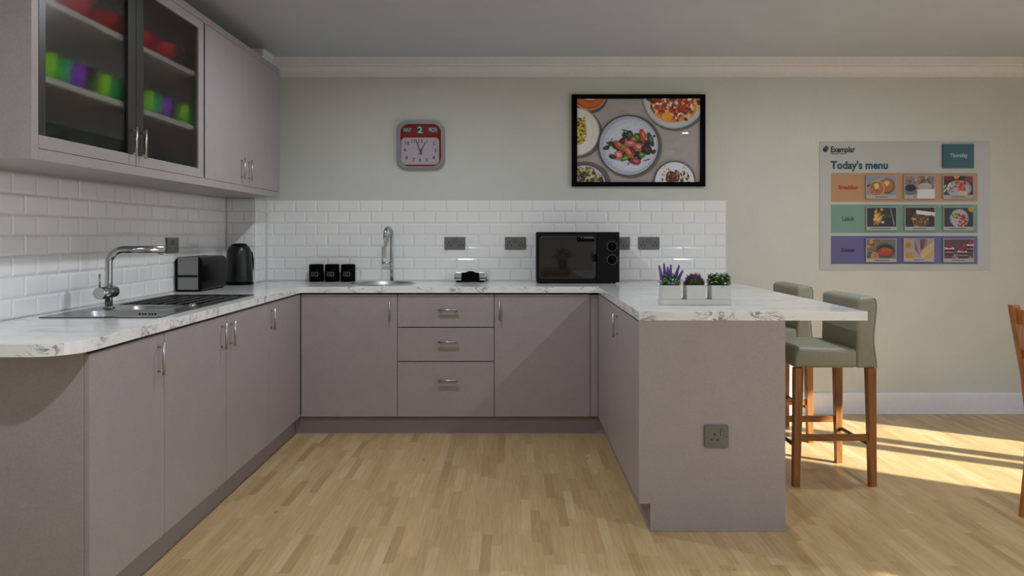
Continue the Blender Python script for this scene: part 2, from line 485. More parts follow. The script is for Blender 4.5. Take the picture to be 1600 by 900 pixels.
mb = tiles(XL+0.008, CX+0.0005, CX-TW*4, lambda u, z, h: (u, CY-h, z))
tiles(CY-0.0073, YB-0.008, CY-0.0073, lambda u, z, h: (CX+h, u, z), mb=mb)
mb.box(XL+0.008, CX+0.0045, CY-0.0045, CY-0.0003, Z0T, 1.4853, mi=1)
mb.box(CX+0.0003, CX+0.0045, CY-0.0003, YB-0.008, Z0T, 1.4853, mi=1)
bmesh.ops.recalc_face_normals(mb.bm, faces=mb.bm.faces)
struct('trim_4', mb, [M['tile'], M['grout']], 'white bevelled brick tiles round the boxed-in corner')

# ------------------------------------------------------------------ base cabinets
ZD0, ZD1 = 0.1167, 0.8755
DT = 0.018
FXL = -1.313           # left run door face
FYB = 4.708            # back run door face
FXP = 0.534            # peninsula door face
def bar_handle(axis, face, out, c1, c2, length, horiz=False, r=0.0052):
    """bar pull: face coordinate of the door on `axis`, `out` = direction sign off the door; c1 along the run, c2 = z centre"""
    mb = MB(); d = 0.022
    def P(off, a, z): return (face+out*off, a, z) if axis == 'x' else (a, face+out*off, z)
    if horiz:
        e0, e1 = P(d, c1-length/2, c2), P(d, c1+length/2, c2)
        posts = [(c1-length*0.36, c2), (c1+length*0.36, c2)]
    else:
        e0, e1 = P(d, c1, c2-length/2), P(d, c1, c2+length/2)
        posts = [(c1, c2-length*0.38), (c1, c2+length*0.38)]
    mb.cyl(e0, e1, r, seg=14)
    for a, z in posts: mb.cyl(P(0.0004, a, z), P(d, a, z), 0.0038, seg=10)
    return mb
HZ, HL = 0.7865, 0.119

def carcass(x0, x1, y0, y1, back, z0=ZD0, z1=0.862):
    """open-topped box of boards; back: which side carries the back board"""
    t = 0.018; mb = MB()
    mb.box(x0, x1, y0, y1, z0, z0+t)
    if back in ('x0', 'x1'):
        mb.box(x0, x1, y0, y0+t, z0+t, z1); mb.box(x0, x1, y1-t, y1, z0+t, z1)
        xb = x0 if back == 'x0' else x1-0.008
        mb.box(xb, xb+0.008, y0+t, y1-t, z0+t, z1)
    else:
        mb.box(x0, x0+t, y0, y1, z0+t, z1); mb.box(x1-t, x1, y0, y1, z0+t, z1)
        mb.box(x0+t, x1-t, y1-0.008, y1, z0+t, z1)
    return mb
g = 0.0021
# left run
def left_unit(y0, y1, doors, label):
    """doors: list of (ya, yb, handle_y)"""
    t = thing('base_cabinet', ((FXL-0.3), (y0+y1)/2, ZD0), label, 'cabinet')
    carcass(XL+0.012, FXL-DT-0.001, y0+0.001, y1-0.001, 'x0').build('carcass', M['inner'], t)
    for ya, yb, hy in doors:
        d = MB().box(FXL-DT, FXL, ya+g, yb-g, ZD0, ZD1, 0.0012).build('door', M['cab'], t)
        if hy: bar_handle('x', FXL, 1, hy, HZ, HL).build('handle', M['handle'], d)
    return t
t = left_unit(2.375, 2.865, [(2.356, 2.865, 2.812)], 'mauve base cabinet with one door, nearest to the rounded worktop end')
MB().box(XL+0.012, FXL-DT-0.0006, 2.355, 2.3735, 0.002, 0.884, 0.001).build('end_panel', M['cab'], t)
left_unit(2.867, 4.086, [(2.865, 3.483, 3.428), (3.483, 4.087, 3.536)], 'mauve double-door base cabinet under the inset sink and drainer')
left_unit(4.088, 4.706, [(4.087, 4.7055, 4.130)], 'mauve base cabinet with one door in the corner below the kettle')
tag(MB().box(FXL-0.062, FXL-0.044, 2.376, 4.77, 0.0, ZD0-0.001).build('plinth', M['plinth']), 'mauve plinth board running under the sink side cabinets', 'plinth')
# back run
GB = [wx(469.5, FYB), wx(621, FYB), wx(772.1, FYB), wx(922, FYB), wx(934.1, FYB)]
def back_unit(x0, x1, label, name='base_cabinet'):
    t = thing(name, ((x0+x1)/2, FYB+0.3, ZD0), label, 'cabinet')
    carcass(x0+0.001, x1-0.001, FYB+DT+0.001, YB-0.012, 'y1').build('carcass', M['cab'], t)
    return t
t = back_unit(GB[0], GB[1], 'mauve base cabinet with one door below the black canisters')
d = MB().box(GB[0]+0.004, GB[1]-g, FYB, FYB+DT, ZD0, ZD1, 0.0012).build('door', M['cab'], t)
bar_handle('y', FYB, -1, wx(609.5, FYB), 0.777, HL).build('handle', M['handle'], d)
t = back_unit(GB[1], GB[2], 'mauve cabinet of three stacked drawers with bar handles', 'drawer_unit')
zz = [ZD0, 0.4584, 0.6705, ZD1]
for i, hz in enumerate((0.344, 0.582, 0.780)):
    d = MB().box(GB[1]+g, GB[2]-g, FYB, FYB+DT, zz[i]+(0.003 if i else 0), zz[i+1]-(0.003 if i < 2 else 0), 0.0012).build('drawer', M['cab'], t)
    bar_handle('y', FYB, -1, wx(700.3, FYB), hz, 0.124, True, 0.0062).build('handle', M['handle'], d)
t = back_unit(GB[2], GB[3], 'mauve base cabinet with one door below the microwave')
d = MB().box(GB[2]+g, GB[3]-g, FYB, FYB+DT, ZD0, ZD1, 0.0012).build('door', M['cab'], t)
bar_handle('y', FYB, -1, wx(780.5, FYB), 0.777, HL).build('handle', M['handle'], d)
MB().box(GB[3]+0.0005, FXP-0.001, FYB+0.006, FYB+DT, ZD0, 0.872, 0.001).build('filler_strip', M['cab'], t)
tag(MB().box(FXL-0.0425, FXP+0.0425, FYB+0.044, FYB+0.062, 0.0, ZD0-0.001).build('plinth', M['plinth']), 'mauve plinth board under the drawer side of the kitchen', 'plinth')
# peninsula
PX1, PY0 = 1.148, 3.186
t = thing('peninsula_cabinet', (0.85, 4.0, ZD0), 'mauve peninsula cabinet with a plain end panel facing the room', 'cabinet')
carcass(FXP+DT+0.001, PX1-0.02, PY0+0.021, FYB-0.005, 'x1').build('carcass', M['cab'], t)
d = MB().box(FXP, FXP+DT, PY0+0.0205, 3.906-g, ZD0, ZD1, 0.0012).build('door', M['cab'], t)
bar_handle('x', FXP, -1, 3.835, 0.789, HL).build('handle', M['handle'], d)
MB().box(FXP, FXP+DT, 3.906+g, FYB-0.004, ZD0, ZD1, 0.0012).build('blind_panel', M['cab'], t)
MB().prism([[(FXP-0.0005, ZD0), (FXP+0.047, ZD0), (FXP+0.047, 0.001), (PX1, 0.001), (PX1, 0.8855), (FXP-0.0005, 0.8855)]], XZ, PY0, PY0+0.02).build('end_panel', M['cab'], t)
MB().box(PX1-0.019, PX1, PY0+0.0205, YB-0.012, 0.001, 0.8855).build('back_panel', M['cab'], t)
tag(MB().box(FXP+0.044, FXP+0.062, PY0+0.021, FYB+0.043, 0.0, ZD0-0.001).build('plinth', M['plinth']), 'mauve plinth board under the peninsula door', 'plinth')

# ------------------------------------------------------------------ worktop
WX0 = XL+0.0085; WFX = -1.305; WYN = 2.236; R = 0.13
WFY = 4.690; WPX = 1.494
out = [(WX0, WYN)]
for k in range(13):
    a = -PI/2+PI/2*k/12
    out.append((WFX-R+R*math.cos(a), WYN+R+R*math.sin(a)))
out += [(WFX, WFY), (FXP-0.001, WFY), (FXP-0.001, PY0-0.001), (WPX, PY0-0.001), (WPX, YB-0.0085), (CX+0.0085, YB-0.0085), (CX+0.0085, CY-0.0085), (WX0, CY-0.0085)]
SK = (-1.842, -1.372, 2.935, 4.050)          # sink rim x0 x1 y0 y1
RC = (-0.846, 4.995, 0.212)                  # round sink
hole1 = rrect(SK[0]+0.012, SK[1]-0.012, SK[2]+0.012, SK[3]-0.012, 0.02)
hole2 = circ(RC[0], RC[1], RC[2]-0.014, 40)
o = MB().prism([out, hole1, hole2], XY, 0.886, WT).build('worktop', [M['marble'], M['edging']])
for p in o.data.polygons:
    if abs(p.normal.z) < 0.5: p.material_index = 1
tag(o, 'white marble-effect worktop running round three sides of the kitchen', 'worktop')
bevmod(o, 0.0025)

# inset sink with drainer
t = thing('inset_sink', ((SK[0]+SK[1])/2, (SK[2]+SK[3])/2, WT), 'stainless steel sink with one and a half bowls and ribbed drainer', 'sink')
outer = rrect(*SK, 0.022)
b1 = (-1.755, -1.405, 2.972, 3.203); b2 = (-1.690, -1.462, 3.242, 3.410)
zt = WT+0.0035
h1, h2 = rrect(*b1, 0.055), rrect(*b2, 0.045)
dr = rrect(-1.800, -1.398, 3.455, 4.012, 0.02)
mb = MB().prism([outer, h1, h2, dr], XY, WT+0.0006, zt)
o = mb.build('rim', M['rim'], t)
def bowl_mesh(b, r, depth):
    mb = MB(); bm = mb.bm; rings = []
    for ins, z in ((0, zt-0.0002), (0.004, zt-0.008), (0.012, zt-depth+0.03), (0.022, zt-depth+0.008), (0.045, zt-depth)):
        rings.append([bm.verts.new((x, y, z)) for x, y in rrect(b[0]+ins, b[1]-ins, b[2]+ins, b[3]-ins, max(r-ins*0.5, 0.012))])
    n = len(rings[0])
    for a, c in zip(rings, rings[1:]):
        for i in range(n): bm.faces.new((a[i], c[i], c[(i+1) % n], a[(i+1) % n])).smooth = True
    bm.faces.new(rings[-1])
    bmesh.ops.recalc_face_normals(bm, faces=bm.faces)
    for f in bm.faces:
        pass
    return mb
mb = bowl_mesh(b1, 0.055, 0.055)
MBW = mb.build('bowl', M['sink'], t)
mb = MB()
for r in range(2):
    for k in range(6):
        x = -1.572+k*0.0125+(0.004 if k > 2 else 0)
        mb.box(x, x+0.007, b1[3]-0.0090, b1[3]-0.0055, WT-0.018-r*0.014, WT-0.008-r*0.014, 0.001)
mb.build('overflow_slots', M['black'], t)
bowl_mesh(b2, 0.045, 0.050).build('bowl', M['sink'], t)
mb = MB()
mb.box(-1.7995, -1.3985, 3.4555, 4.0115, WT-0.010, WT-0.006, 0.001)
for k in range(6):
    x = -1.735+k*0.061
    mb.tube([(x, 3.492, WT-0.006), (x, 3.500, WT-0.002), (x, 3.520, WT-0.001), (x, 3.92, WT-0.001), (x, 3.94, WT-0.002), (x, 3.948, WT-0.006)], [0.002, 0.006, 0.0065, 0.0065, 0.006, 0.002], 10, mi=0)
    for yy in (3.503, 3.938): mb.lathe([(0, 0.0045), (0.003, 0.003), (0.004, 0.0)], (x, yy, WT-0.0005), 10, mi=1)
mb.build('drainer', [M['dsteel'], M['sink']], t)
# small waste lever plate on the ledge beside the half bowl
MB().lathe([(0, 0.012), (0.010, 0.011), (0.014, 0.006), (0.015, 0.0)], (-1.432, 3.40, zt), 16).build('waste_knob', M['chrome'], t)

# mixer tap over the sink
TX, TY = -1.762, 3.314
t = thing('mixer_tap', (TX, TY, zt), 'tall chrome mixer tap with a square bent spout at the inset sink', 'tap')
MB().cyl((TX, TY, zt+0.0002), (TX, TY, zt+0.006), 0.024).build('flange', M['chrome'], t)
pts = [(TX, TY, zt+0.006), (TX, TY, 1.05)]
rr_ = 0.062; zs = 1.182; dx, dy = 0.985, 0.17
for k in range(0, 9):
    a = PI/2*k/8; q = rr_*(1-math.cos(a))
    pts.append((TX+q*dx, TY+q*dy, zs-rr_+rr_*math.sin(a)))
pts.append((TX+0.232*dx, TY+0.232*dy, zs))
MB().tube(pts, 0.0155, 20).build('spout', M['chrome'], t)
MB().cyl((TX+0.213*dx, TY+0.213*dy, zs-0.024), (TX+0.213*dx, TY+0.213*dy, zs-0.0145), 0.010, seg=16).build('aerator', M['chrome'], t)
MB().cyl((TX, TY-0.080, 0.996), (TX, TY+0.043, 0.996), 0.0255, seg=28).build('valve_body', M['chrome'], t)
MB().cyl((TX, TY-0.073, 1.0205), (TX, TY-0.073, 1.078), 0.0045, seg=12).build('lever', M['chrome'], t)

# round sink on the back run
t = thing('round_sink', (RC[0], RC[1], WT), 'small round steel sink set in the back worktop', 'sink')
MB().lathe([(RC[2]-0.020, 0.0060), (RC[2]-0.010, 0.0062), (RC[2], 0.0022), (RC[2], 0.0006), (RC[2]-0.004, 0.0006), (RC[2]-0.012, 0.0030)], (RC[0], RC[1], WT), 48).build('rim', M['steel'], t)
MB().lathe([(RC[2]-0.020, 0.0058), (RC[2]-0.026, -0.004), (RC[2]-0.034, -0.03), (RC[2]-0.055, -0.046), (0.03, -0.048), (0.0, -0.049)], (RC[0], RC[1], WT), 48).build('bowl', M['sink'], t)
TX2, TY2 = wx(612, 5.24), 5.243
t = thing('swan_neck_tap', (TX2, TY2, WT), 'slim chrome swan-neck tap behind the round sink', 'tap')
MB().cyl((TX2, TY2, WT+0.0006), (TX2, TY2, WT+0.006), 0.022).build('flange', M['chrome'], t)
pts = [(TX2, TY2, WT+0.006), (TX2, TY2, 1.10), (TX2, TY2, 1.22)]
ax, ay, ra = -0.33, -0.944, 0.048
for k in range(1, 13):
    a = PI*k/12
    q = ra*(1-math.cos(a)); pts.append((TX2+q*ax, TY2+q*ay, 1.245+ra*math.sin(a)))
pts.append((TX2+2*ra*ax, TY2+2*ra*ay, 1.212))
MB().tube(pts, 0.0125, 18).build('spout', M['chrome'], t)
MB().cyl((TX2-0.011, TY2, 1.050), (TX2-0.068, TY2, 1.050), 0.0085, seg=14).build('valve_body', M['chrome'], t)
MB().cyl((TX2-0.064, TY2, 1.0585), (TX2-0.064, TY2, 1.160), 0.0034, seg=10).build('lever', M['chrome'], t)

# ------------------------------------------------------------------ wall cabinets
UX = -1.546; UY0, UY1 = 2.440, 5.050; UZ0, UZ1 = 1.4925, 2.349; BT = 0.036
UM = 3.80
def wall_unit(name, y0, y1, label, left_end, right_end, lining):
    t = thing(name, (UX-0.18, (y0+y1)/2, UZ0), label, 'cabinet')
    xb = XL+0.010
    ta, tb = (BT if left_end else 0.018), (BT if right_end else 0.018)
    mb = MB()
    mb.box(xb, UX, y0, y0+ta, UZ0, UZ1, 0.001); mb.box(xb, UX if right_end else UX-0.024, y1-tb, y1, UZ0 if right_end else UZ0+BT, UZ1 if right_end else UZ1-BT, 0.001)
    mb.box(xb, UX, y0+ta, y1-(tb if right_end else 0), UZ0, UZ0+BT); mb.box(xb, UX, y0+ta, y1-(tb if right_end else 0), UZ1-BT, UZ1)
    mb.build('carcass', M['cab'], t)
    MB().box(xb, xb+0.006, y0+ta+0.0005, y1-tb-0.0005, UZ0+BT, UZ1-BT).build('back_board', M['inner'] if lining else M['cab'], t)
    return t
t = wall_unit('wall_cabinet', UY0, UM, 'mauve wall cabinet with two frosted glass doors above the sink', True, False, True)
for z in (1.783, 2.050):
    MB().box(XL+0.018, UX-0.026, UY0+BT+0.001, UM-0.0195, z-0.022, z, 0.001).build('shelf', M['shelf'], t)
UDT = 0.020; zd0, zd1 = UZ0+BT+0.002, UZ1-BT-0.002
gm = 3.119
for ya, yb, hy, sl, sr in ((UY0+BT+0.0025, gm-g, 3.078, 0.036, 0.062), (gm+g, UM-g, 3.158, 0.060, 0.058)):
    first = hy < 3.1
    mb = MB()
    mb.box(UX-UDT, UX, ya, yb, zd0, zd0+0.044, 0.001); mb.box(UX-UDT, UX, ya, yb, zd1-0.044, zd1, 0.001)
    mb.box(UX-UDT, UX, ya, ya+sl, zd0+0.044, zd1-0.044, mi=1); mb.box(UX-UDT, UX, yb-sr, yb, zd0+0.044, zd1-0.044, mi=1 if first else 0)
    d = mb.build('door', [M['cab'], M['dark_stile']], t)
    MB().box(UX-0.012, UX-0.008, ya+sl+0.0004, yb-sr-0.0004, zd0+0.0444, zd1-0.0444).build('pane', M['frosted'], d)
    bar_handle('x', UX, 1, hy, 1.6235, 0.122).build('handle', M['handle'], d)
t = wall_unit('wall_cabinet', UM+0.0005, UY1, 'mauve wall cabinet with two plain doors at the far end over the kettle', False, True, False)
for ya, yb, hy in ((UM+g+0.0005, 4.388-0.0004, 4.327), (4.388+0.0004, UY1-BT-0.003, 4.450)):
    d = MB().box(UX-UDT, UX, ya, yb, zd0, zd1, 0.0010).build('door', M['cab'], t)
    bar_handle('x', UX, 1, hy, 1.6235, 0.122).build('handle', M['handle'], d)

# crockery behind the frosted doors
def cup_mesh():
    return MB().lathe([(0, 0.0), (0.024, 0.0), (0.028, 0.003), (0.036, 0.045), (0.0405, 0.092), (0.0385, 0.092), (0.034, 0.045), (0.026, 0.006), (0, 0.005)], seg=24)
names = ['lime green', 'mid green', 'purple', 'black green']; mats = ['lime', 'teal', 'purple', 'dkgreen']
ords = ['first', 'second', 'third', 'fourth']
for k in range(14):
    y = 2.633+0.088*k; c = k % 4; nth = k//4
    o = cup_mesh().build('cup', M[mats[c]], None, (-1.628, y, 1.7836))
    tag(o, '%s cup on the middle cabinet shelf, %s of that colour from the near end' % (names[c], ords[nth]), 'cup', 'cups on the middle shelf')
def bowl_obj(mat, x, y, z, label, group, k=1.0):
    o = MB().lathe([(0, 0.0), (0.040, 0.0), (0.044, 0.004), (0.082, 0.040), (0.099*k, 0.084*k), (0.096*k, 0.084*k), (0.078, 0.040), (0.038, 0.008), (0, 0.007)], seg=32).build('bowl', mat, None, (x, y, z))
    return tag(o, label, 'bowl', group)
ordn = ['nearest', 'second', 'middle', 'fourth', 'farthest']
for k in range(5):
    y = 2.60+0.235*k
    bowl_obj(M['red'], -1.685, y, 2.0506, 'red plastic bowl on the top cabinet shelf, %s of five in the row' % ordn[k], 'red bowls on the top shelf')
    o = MB().lathe([(0, 0.0), (0.05, 0.0), (0.095, 0.040), (0.112, 0.100), (0.108, 0.100), (0.091, 0.042), (0.048, 0.006), (0, 0.005)], seg=32).build('bowl', M['dkgreen'], None, (-1.675, y, UZ0+BT+0.0005))
    tag(o, 'dark green bowl on the cabinet floor below the cups, %s of five in the row' % ordn[k], 'bowl', 'dark green bowls on the cabinet floor')

# ------------------------------------------------------------------ sockets
def socket(w, h, gangs, mapf, at, label, cat='socket'):
    """mapf(u, v, n): u right, v up, n off the wall, local to `at`"""
    t = thing('wall_socket', at, label, cat, None)
    mb = MB(); a, b = w/2, h/2
    mb.prism([rrect(-a, a, -b, b, 0.004, 3)], mapf, 0.0004, 0.0075)
    mb.prism([rrect(-a+0.0025, a-0.0025, -b+0.0025, b-0.0025, 0.003, 3)], mapf, 0.0074, 0.0095)
    mb.build('plate', M['socket'], t, (0, 0, 0))
    cs = [-w*0.28, w*0.28] if gangs == 2 else [-w*0.09]
    for c in cs:
        mb = MB()
        mb.prism([rrect(c-0.004, c+0.004, 0.0015, 0.0125, 0.001, 2)], mapf, 0.0093, 0.0099)
        for s in (-1, 1): mb.prism([rrect(c+s*0.0125-0.0055, c+s*0.0125+0.0055, -0.0185, -0.0105, 0.001, 2)], mapf, 0.0093, 0.0099)
        mb.build('pin_holes', M['sock_dark'], t, (0, 0, 0))
    for c in ([-0.0105, 0.0105] if gangs == 2 else [w*0.22]):
        mb = MB()
        mb.prism([rrect(c-0.0075, c+0.0075, 0.002, 0.030, 0.0015, 2)], mapf, 0.0093, 0.0098, mi=1)
        mb.prism([rrect(c-0.0055, c+0.0055, 0.004, 0.028, 0.001, 2)], mapf, 0.0097, 0.0118)
        mb.build('switch', [M['socket'], M['sock_dark']], t, (0, 0, 0))
    for s in (-1, 1): MB().prism([circ(s*(a-0.009), -0.004, 0.003, 10)], mapf, 0.0093, 0.0098).build('screw', M['sock_dark'], t, (0, 0, 0))
    return t
FB = lambda u, v, n: (u, -n, v)
FLW = lambda u, v, n: (n, -u, v)
YT = YB-0.0074
for px, lab in ((710.8, 'grey double socket on the back tiles between the sink tap and the microwave'), (805.3, 'grey double socket on the tiles just left of the microwave'),
                (967.5, 'grey double socket half hidden behind the microwave'), (1013.7, 'grey double socket on the tiles farthest right on the back wall')):
    socket(0.146, 0.087, 2, FB, (wx(px, YT), YT, 1.1866), lab)
# on the left wall u must run along +Y to the right as seen from the room
socket(0.146, 0.087, 2, lambda u, v, n: (n, u, v), (XL+0.0074, 4.247, 1.186), 'grey double socket on the sink wall above the toaster')
socket(0.099, 0.093, 1, FB, (wx(1118.8, PY0), PY0-0.0002, wz(680.7, PY0)), 'grey single socket low on the peninsula end panel')

# ------------------------------------------------------------------ toaster, kettle, canisters, press, microwave
t = thing('toaster', (-1.826, 4.455, WT), 'long black toaster with a silver end panel beside the wall', 'toaster')
x0, x1, ty0, ty1, tz1 = -1.900, -1.747, 4.275, 4.638, WT+0.197
prf = [(x0, WT+0.010), (x1, WT+0.010)]
for cx, a0 in ((x1-0.026, 0), (x0+0.026, PI/2)):
    for k in range(7):
        a = a0+PI/2*k/6; prf.append((cx+0.026*math.cos(a), tz1-0.026+0.026*math.sin(a)))
o = MB().prism([prf], XZ, ty0, ty1).build('body', M['black'], t); bevmod(o, 0.006, 3, 50)
MB().box(x0+0.012, x1-0.012, ty0+0.012, ty1-0.012, WT+0.0006, WT+0.0099).build('base', M['mblack'], t)
mb = MB()
mb.box(x0+0.018, x1-0.020, ty0-0.0075, ty0-0.0004, WT+0.012, tz1+0.001, 0.0025)
mb.build('end_panel', M['silver'], t)
MB().box(x0+0.010, x1-0.022, ty0-0.016, ty0-0.008, WT+0.083, WT+0.095, 0.002).build('lever', M['mblack'], t)
mb = MB()
for xx in (x0+0.045, x1-0.060): mb.box(xx, xx+0.016, ty0+0.05, ty1-0.05, tz1+0.0004, tz1+0.0016)
mb.build('slots', M['sock_dark'], t)

KX, KY = -1.762, 4.900
t = thing('kettle', (KX, KY, WT), 'speckled black domed jug kettle in the tiled corner', 'kettle')
tK = NT('speckled_black_enamel')
vv = tK.coords(); n1 = tK.noise(vv, 320, 2); sp = tK.ramp(n1, [(0.62, 0.0), (0.72, 1.0)])
tK.principled(Base_Color=tK.mix(sp, (0.006, 0.006, 0.006), (0.055, 0.052, 0.045)), Roughness=0.30)
M['kettle'] = tK.m
MB().lathe([(0, 0.0006), (0.0885, 0.0006), (0.0895, 0.004), (0.0895, 0.016), (0.086, 0.019), (0, 0.019)], (KX, KY, WT), 40).build('base_plate', M['black'], t)
pr = [(0, 0.0195), (0.084, 0.0195), (0.0855, 0.024), (0.084, 0.07), (0.081, 0.13), (0.0775, 0.18), (0.074, 0.215), (0.068, 0.236), (0.058, 0.249), (0.052, 0.252), (0, 0.252)]
MB().lathe(pr, (KX, KY, WT), 40).build('body', M['kettle'], t)
MB().lathe([(0, 0.2523), (0.050, 0.2523), (0.048, 0.259), (0.034, 0.265), (0, 0.267)], (KX, KY, WT), 32).build('lid', M['black'], t)
mb = MB(); hp = []
for k in range(9):
    a = PI*k/8; rr2 = 0.0745+0.010*math.sin(a)
    hp.append((KX+rr2*math.cos(0.55), KY+rr2*math.sin(0.55), WT+0.060+0.150*k/8))
mb.tube(hp, 0.008, 10).build('handle', M['black'], t)
ca = math.radians(118)
MB().tube([(KX+0.070*math.cos(ca), KY+0.070*math.sin(ca), WT+0.19), (KX+0.090*math.cos(ca), KY+0.090*math.sin(ca), WT+0.215)], [0.016, 0.009], 12).build('spout', M['black'], t)

for i, (px, nm) in enumerate(((493.5, 'leftmost of three'), (518.2, 'middle of three'), (543.2, 'nearest to the round sink'))):
    x = wx(px, 5.20)
    t = thing('canister', (x, 5.215, WT), 'small black round storage canister, %s' % nm, 'canister', 'black canisters on the back worktop')
    rc = 0.0490
    MB().lathe([(0, 0.0006), (rc-0.003, 0.0006), (rc, 0.004), (rc, 0.103), (0, 0.103)], (0, 0, 0), 40).build('tin', M['vblack'], t, (0, 0, 0))
    MB().lathe([(0, 0.1035), (rc, 0.1035), (rc, 0.113), (rc-0.002, 0.117), (rc-0.006, 0.119), (0, 0.119)], (0, 0, 0), 40).build('lid', M['vblack'], t, (0, 0, 0))
    mb = MB()
    bend = lambda u, v, h: ((rc+h)*math.sin(u/rc), -(rc+h)*math.cos(u/rc), v)
    for u0, u1, v0, v1 in ((-0.023, 0.023, 0.0395, 0.0425), (-0.023, 0.023, 0.0635, 0.0665), (-0.023, -0.0200, 0.0425, 0.0635), (0.0200, 0.023, 0.0425, 0.0635), ((-0.010, -0.013, -0.012)[i], (0.006, 0.010, 0.008)[i], 0.051, 0.0545)):
        n = 6 if u1-u0 > 0.01 else 1
        for k in range(n):
            a_, b_ = u0+(u1-u0)*k/n, u0+(u1-u0)*(k+1)/n
            mb.prism([[(a_, v0), (b_, v0), (b_, v1), (a_, v1)]], bend, 0.0003, 0.0014)
    mb.build('label_holder', M['greyl'], t, (0, 0, 0))

# sandwich press
PXc = wx(734.3, 5.135); PYf = 5.135
t = thing('sandwich_press', (PXc, 5.20, WT), 'low steel sandwich press with a black handle on the back worktop', 'sandwich press')
MB().box(PXc-0.108, PXc+0.108, PYf+0.004, 5.268, WT+0.0235, WT+0.0285, 0.001).build('hinge_line', M['vblack'], t)
mb = MB().box(PXc-0.104, PXc+0.104, PYf+0.006, 5.266, WT+0.0105, WT+0.0234, 0.002); mb.build('lower_body', M['press'], t)
mb = MB().prism([[(-0.108, 0.0287), (0.108, 0.0287), (0.107, 0.058), (0.101, 0.068), (-0.094, 0.068), (-0.104, 0.058)]], lambda u, v, h: (PXc+u, h, WT+v), PYf+0.004, 5.267)
bevmod(mb.build('lid', M['press'], t), 0.004, 2)
prf = [(-0.058, 0.010), (0.064, 0.010), (0.062, 0.066)]
for k in range(0, 13):
    u = 0.034-0.068*k/12; prf.append((u+0.004, 0.066+0.0105*math.sin(PI*k/12)))
prf += [(-0.057, 0.066)]
MB().prism([prf], lambda u, v, h: (PXc+u, h, WT+v), PYf-0.012, PYf+0.0035).build('handle', M['vblack'], t)
mb = MB()
for s in (-1, 1):
    for yy in (PYf+0.012, 5.25): mb.cyl((PXc+s*0.078, yy, WT+0.0006), (PXc+s*0.078, yy, WT+0.0104), 0.0165, seg=16)
mb.build('feet', M['vblack'], t)

# microwave
MF = 4.994; mx0, mx1 = wx(838, MF), wx(968, MF); mz0, mz1 = WT+0.012, wz(362.5, MF)
t = thing('microwave', ((mx0+mx1)/2, 5.12, WT), 'black microwave oven with two round dials on the back worktop', 'microwave')
MB().box(mx0+0.004, mx1-0.004, MF+0.022, 5.262, mz0, mz1-0.002, 0.004).build('body', M['mblack'], t)
xd = wx(932.5, MF)
MB().box(xd+0.0008, mx1, MF, MF+0.0215, mz0-0.004, mz1, 0.004).build('control_panel', M['mblack'], t)
d = MB().box(mx0, xd-0.0008, MF, MF+0.0215, mz0-0.004, mz1, 0.004).build('door', M['mblack'], t)
tW = NT('dark_mirror_window')
tW.principled(Base_Color=tW.mix(tW.noise(tW.coords(), 5, 1), (0.010, 0.010, 0.0095), (0.014, 0.014, 0.013)), Roughness=0.03, IOR=1.78)
wr = rrect(wx(843.5, MF), wx(930, MF), wz(434.5, MF), wz(369, MF), 0.02, 6)
MB().prism([wr], XZ, MF-0.0015, MF-0.0002).build('window', tW.m, d)
mb = MB()
frx = [rrect(wx(843, MF), wx(930.5, MF), wz(435, MF), wz(368.5, MF), 0.021, 6), rrect(wx(844, MF), wx(929.5, MF), wz(434, MF), wz(369.5, MF), 0.019, 6)]
mb.prism(frx, XZ, MF-0.0020, MF-0.0003)
mb.build('window_edge', plain('dull_grey_rim', (0.05, 0.05, 0.048), 0.3), d)
mb = MB().box(wx(901, MF), wx(929, MF), MF-0.0034, MF-0.0021, wz(377.5, MF), wz(369.5, MF), mi=0)
mb.box(wx(912, MF), wx(928, MF), MF-0.0040, MF-0.0033, wz(372.6, MF), wz(370.2, MF), mi=1)
mb.prism([circ(wx(908.4, MF), wz(371.5, MF), 0.006, 12)], XZ, MF-0.0040, MF-0.0033, mi=1)
mb.build('badge', [M['vblack'], plain('badge_grey', (0.10, 0.10, 0.10), 0.4)], d)
MB().box(wx(928.2, MF), wx(932, MF), MF-0.006, MF-0.0021, wz(408.5, MF), wz(397, MF), 0.001).build('catch', M['vblack'], d)
for pz in (385.0, 406.0):
    c = (wx(956.4, MF), wz(pz, MF)); r = 0.030
    k = MB().cyl((c[0], MF-0.0004, c[1]), (c[0], MF-0.018, c[1]), 0.027, 0.024, 28).build('dial', M['black'], t)
    mb = MB().prism([circ(c[0], c[1], 0.0335, 36), circ(c[0], c[1], 0.0312, 36)], XZ, MF-0.0012, MF-0.0002)
    for a in (-10, 25, 58, 90, 122, 155, 190) if pz > 400 else (-15, 40, 68, 90, 115, 135, 155, 180):
        a = math.radians(a)
        p0 = Vector((c[0]+0.0375*math.cos(a), MF-0.0008, c[1]+0.0375*math.sin(a))); p1 = Vector((c[0]+0.0435*math.cos(a), MF-0.0008, c[1]+0.0435*math.sin(a)))
        mb.cyl(p0, p1, 0.0010, seg=6)
    mb.build('dial_marks', plain('dial_grey', (0.16, 0.16, 0.155), 0.5), t)
    MB().box(c[0]-0.0025, c[0]+0.0025, MF-0.0200, MF-0.0182, c[1], c[1]+0.022).build('pointer', M['mblack'], k)
mb = MB()
for px in (846, 960):
    for yy in (MF+0.03, 5.24): mb.cyl((wx(px, MF), yy, WT+0.0006), (wx(px, MF), yy, mz0+0.001), 0.012, seg=14)
mb.build('feet', M['vblack'], t)

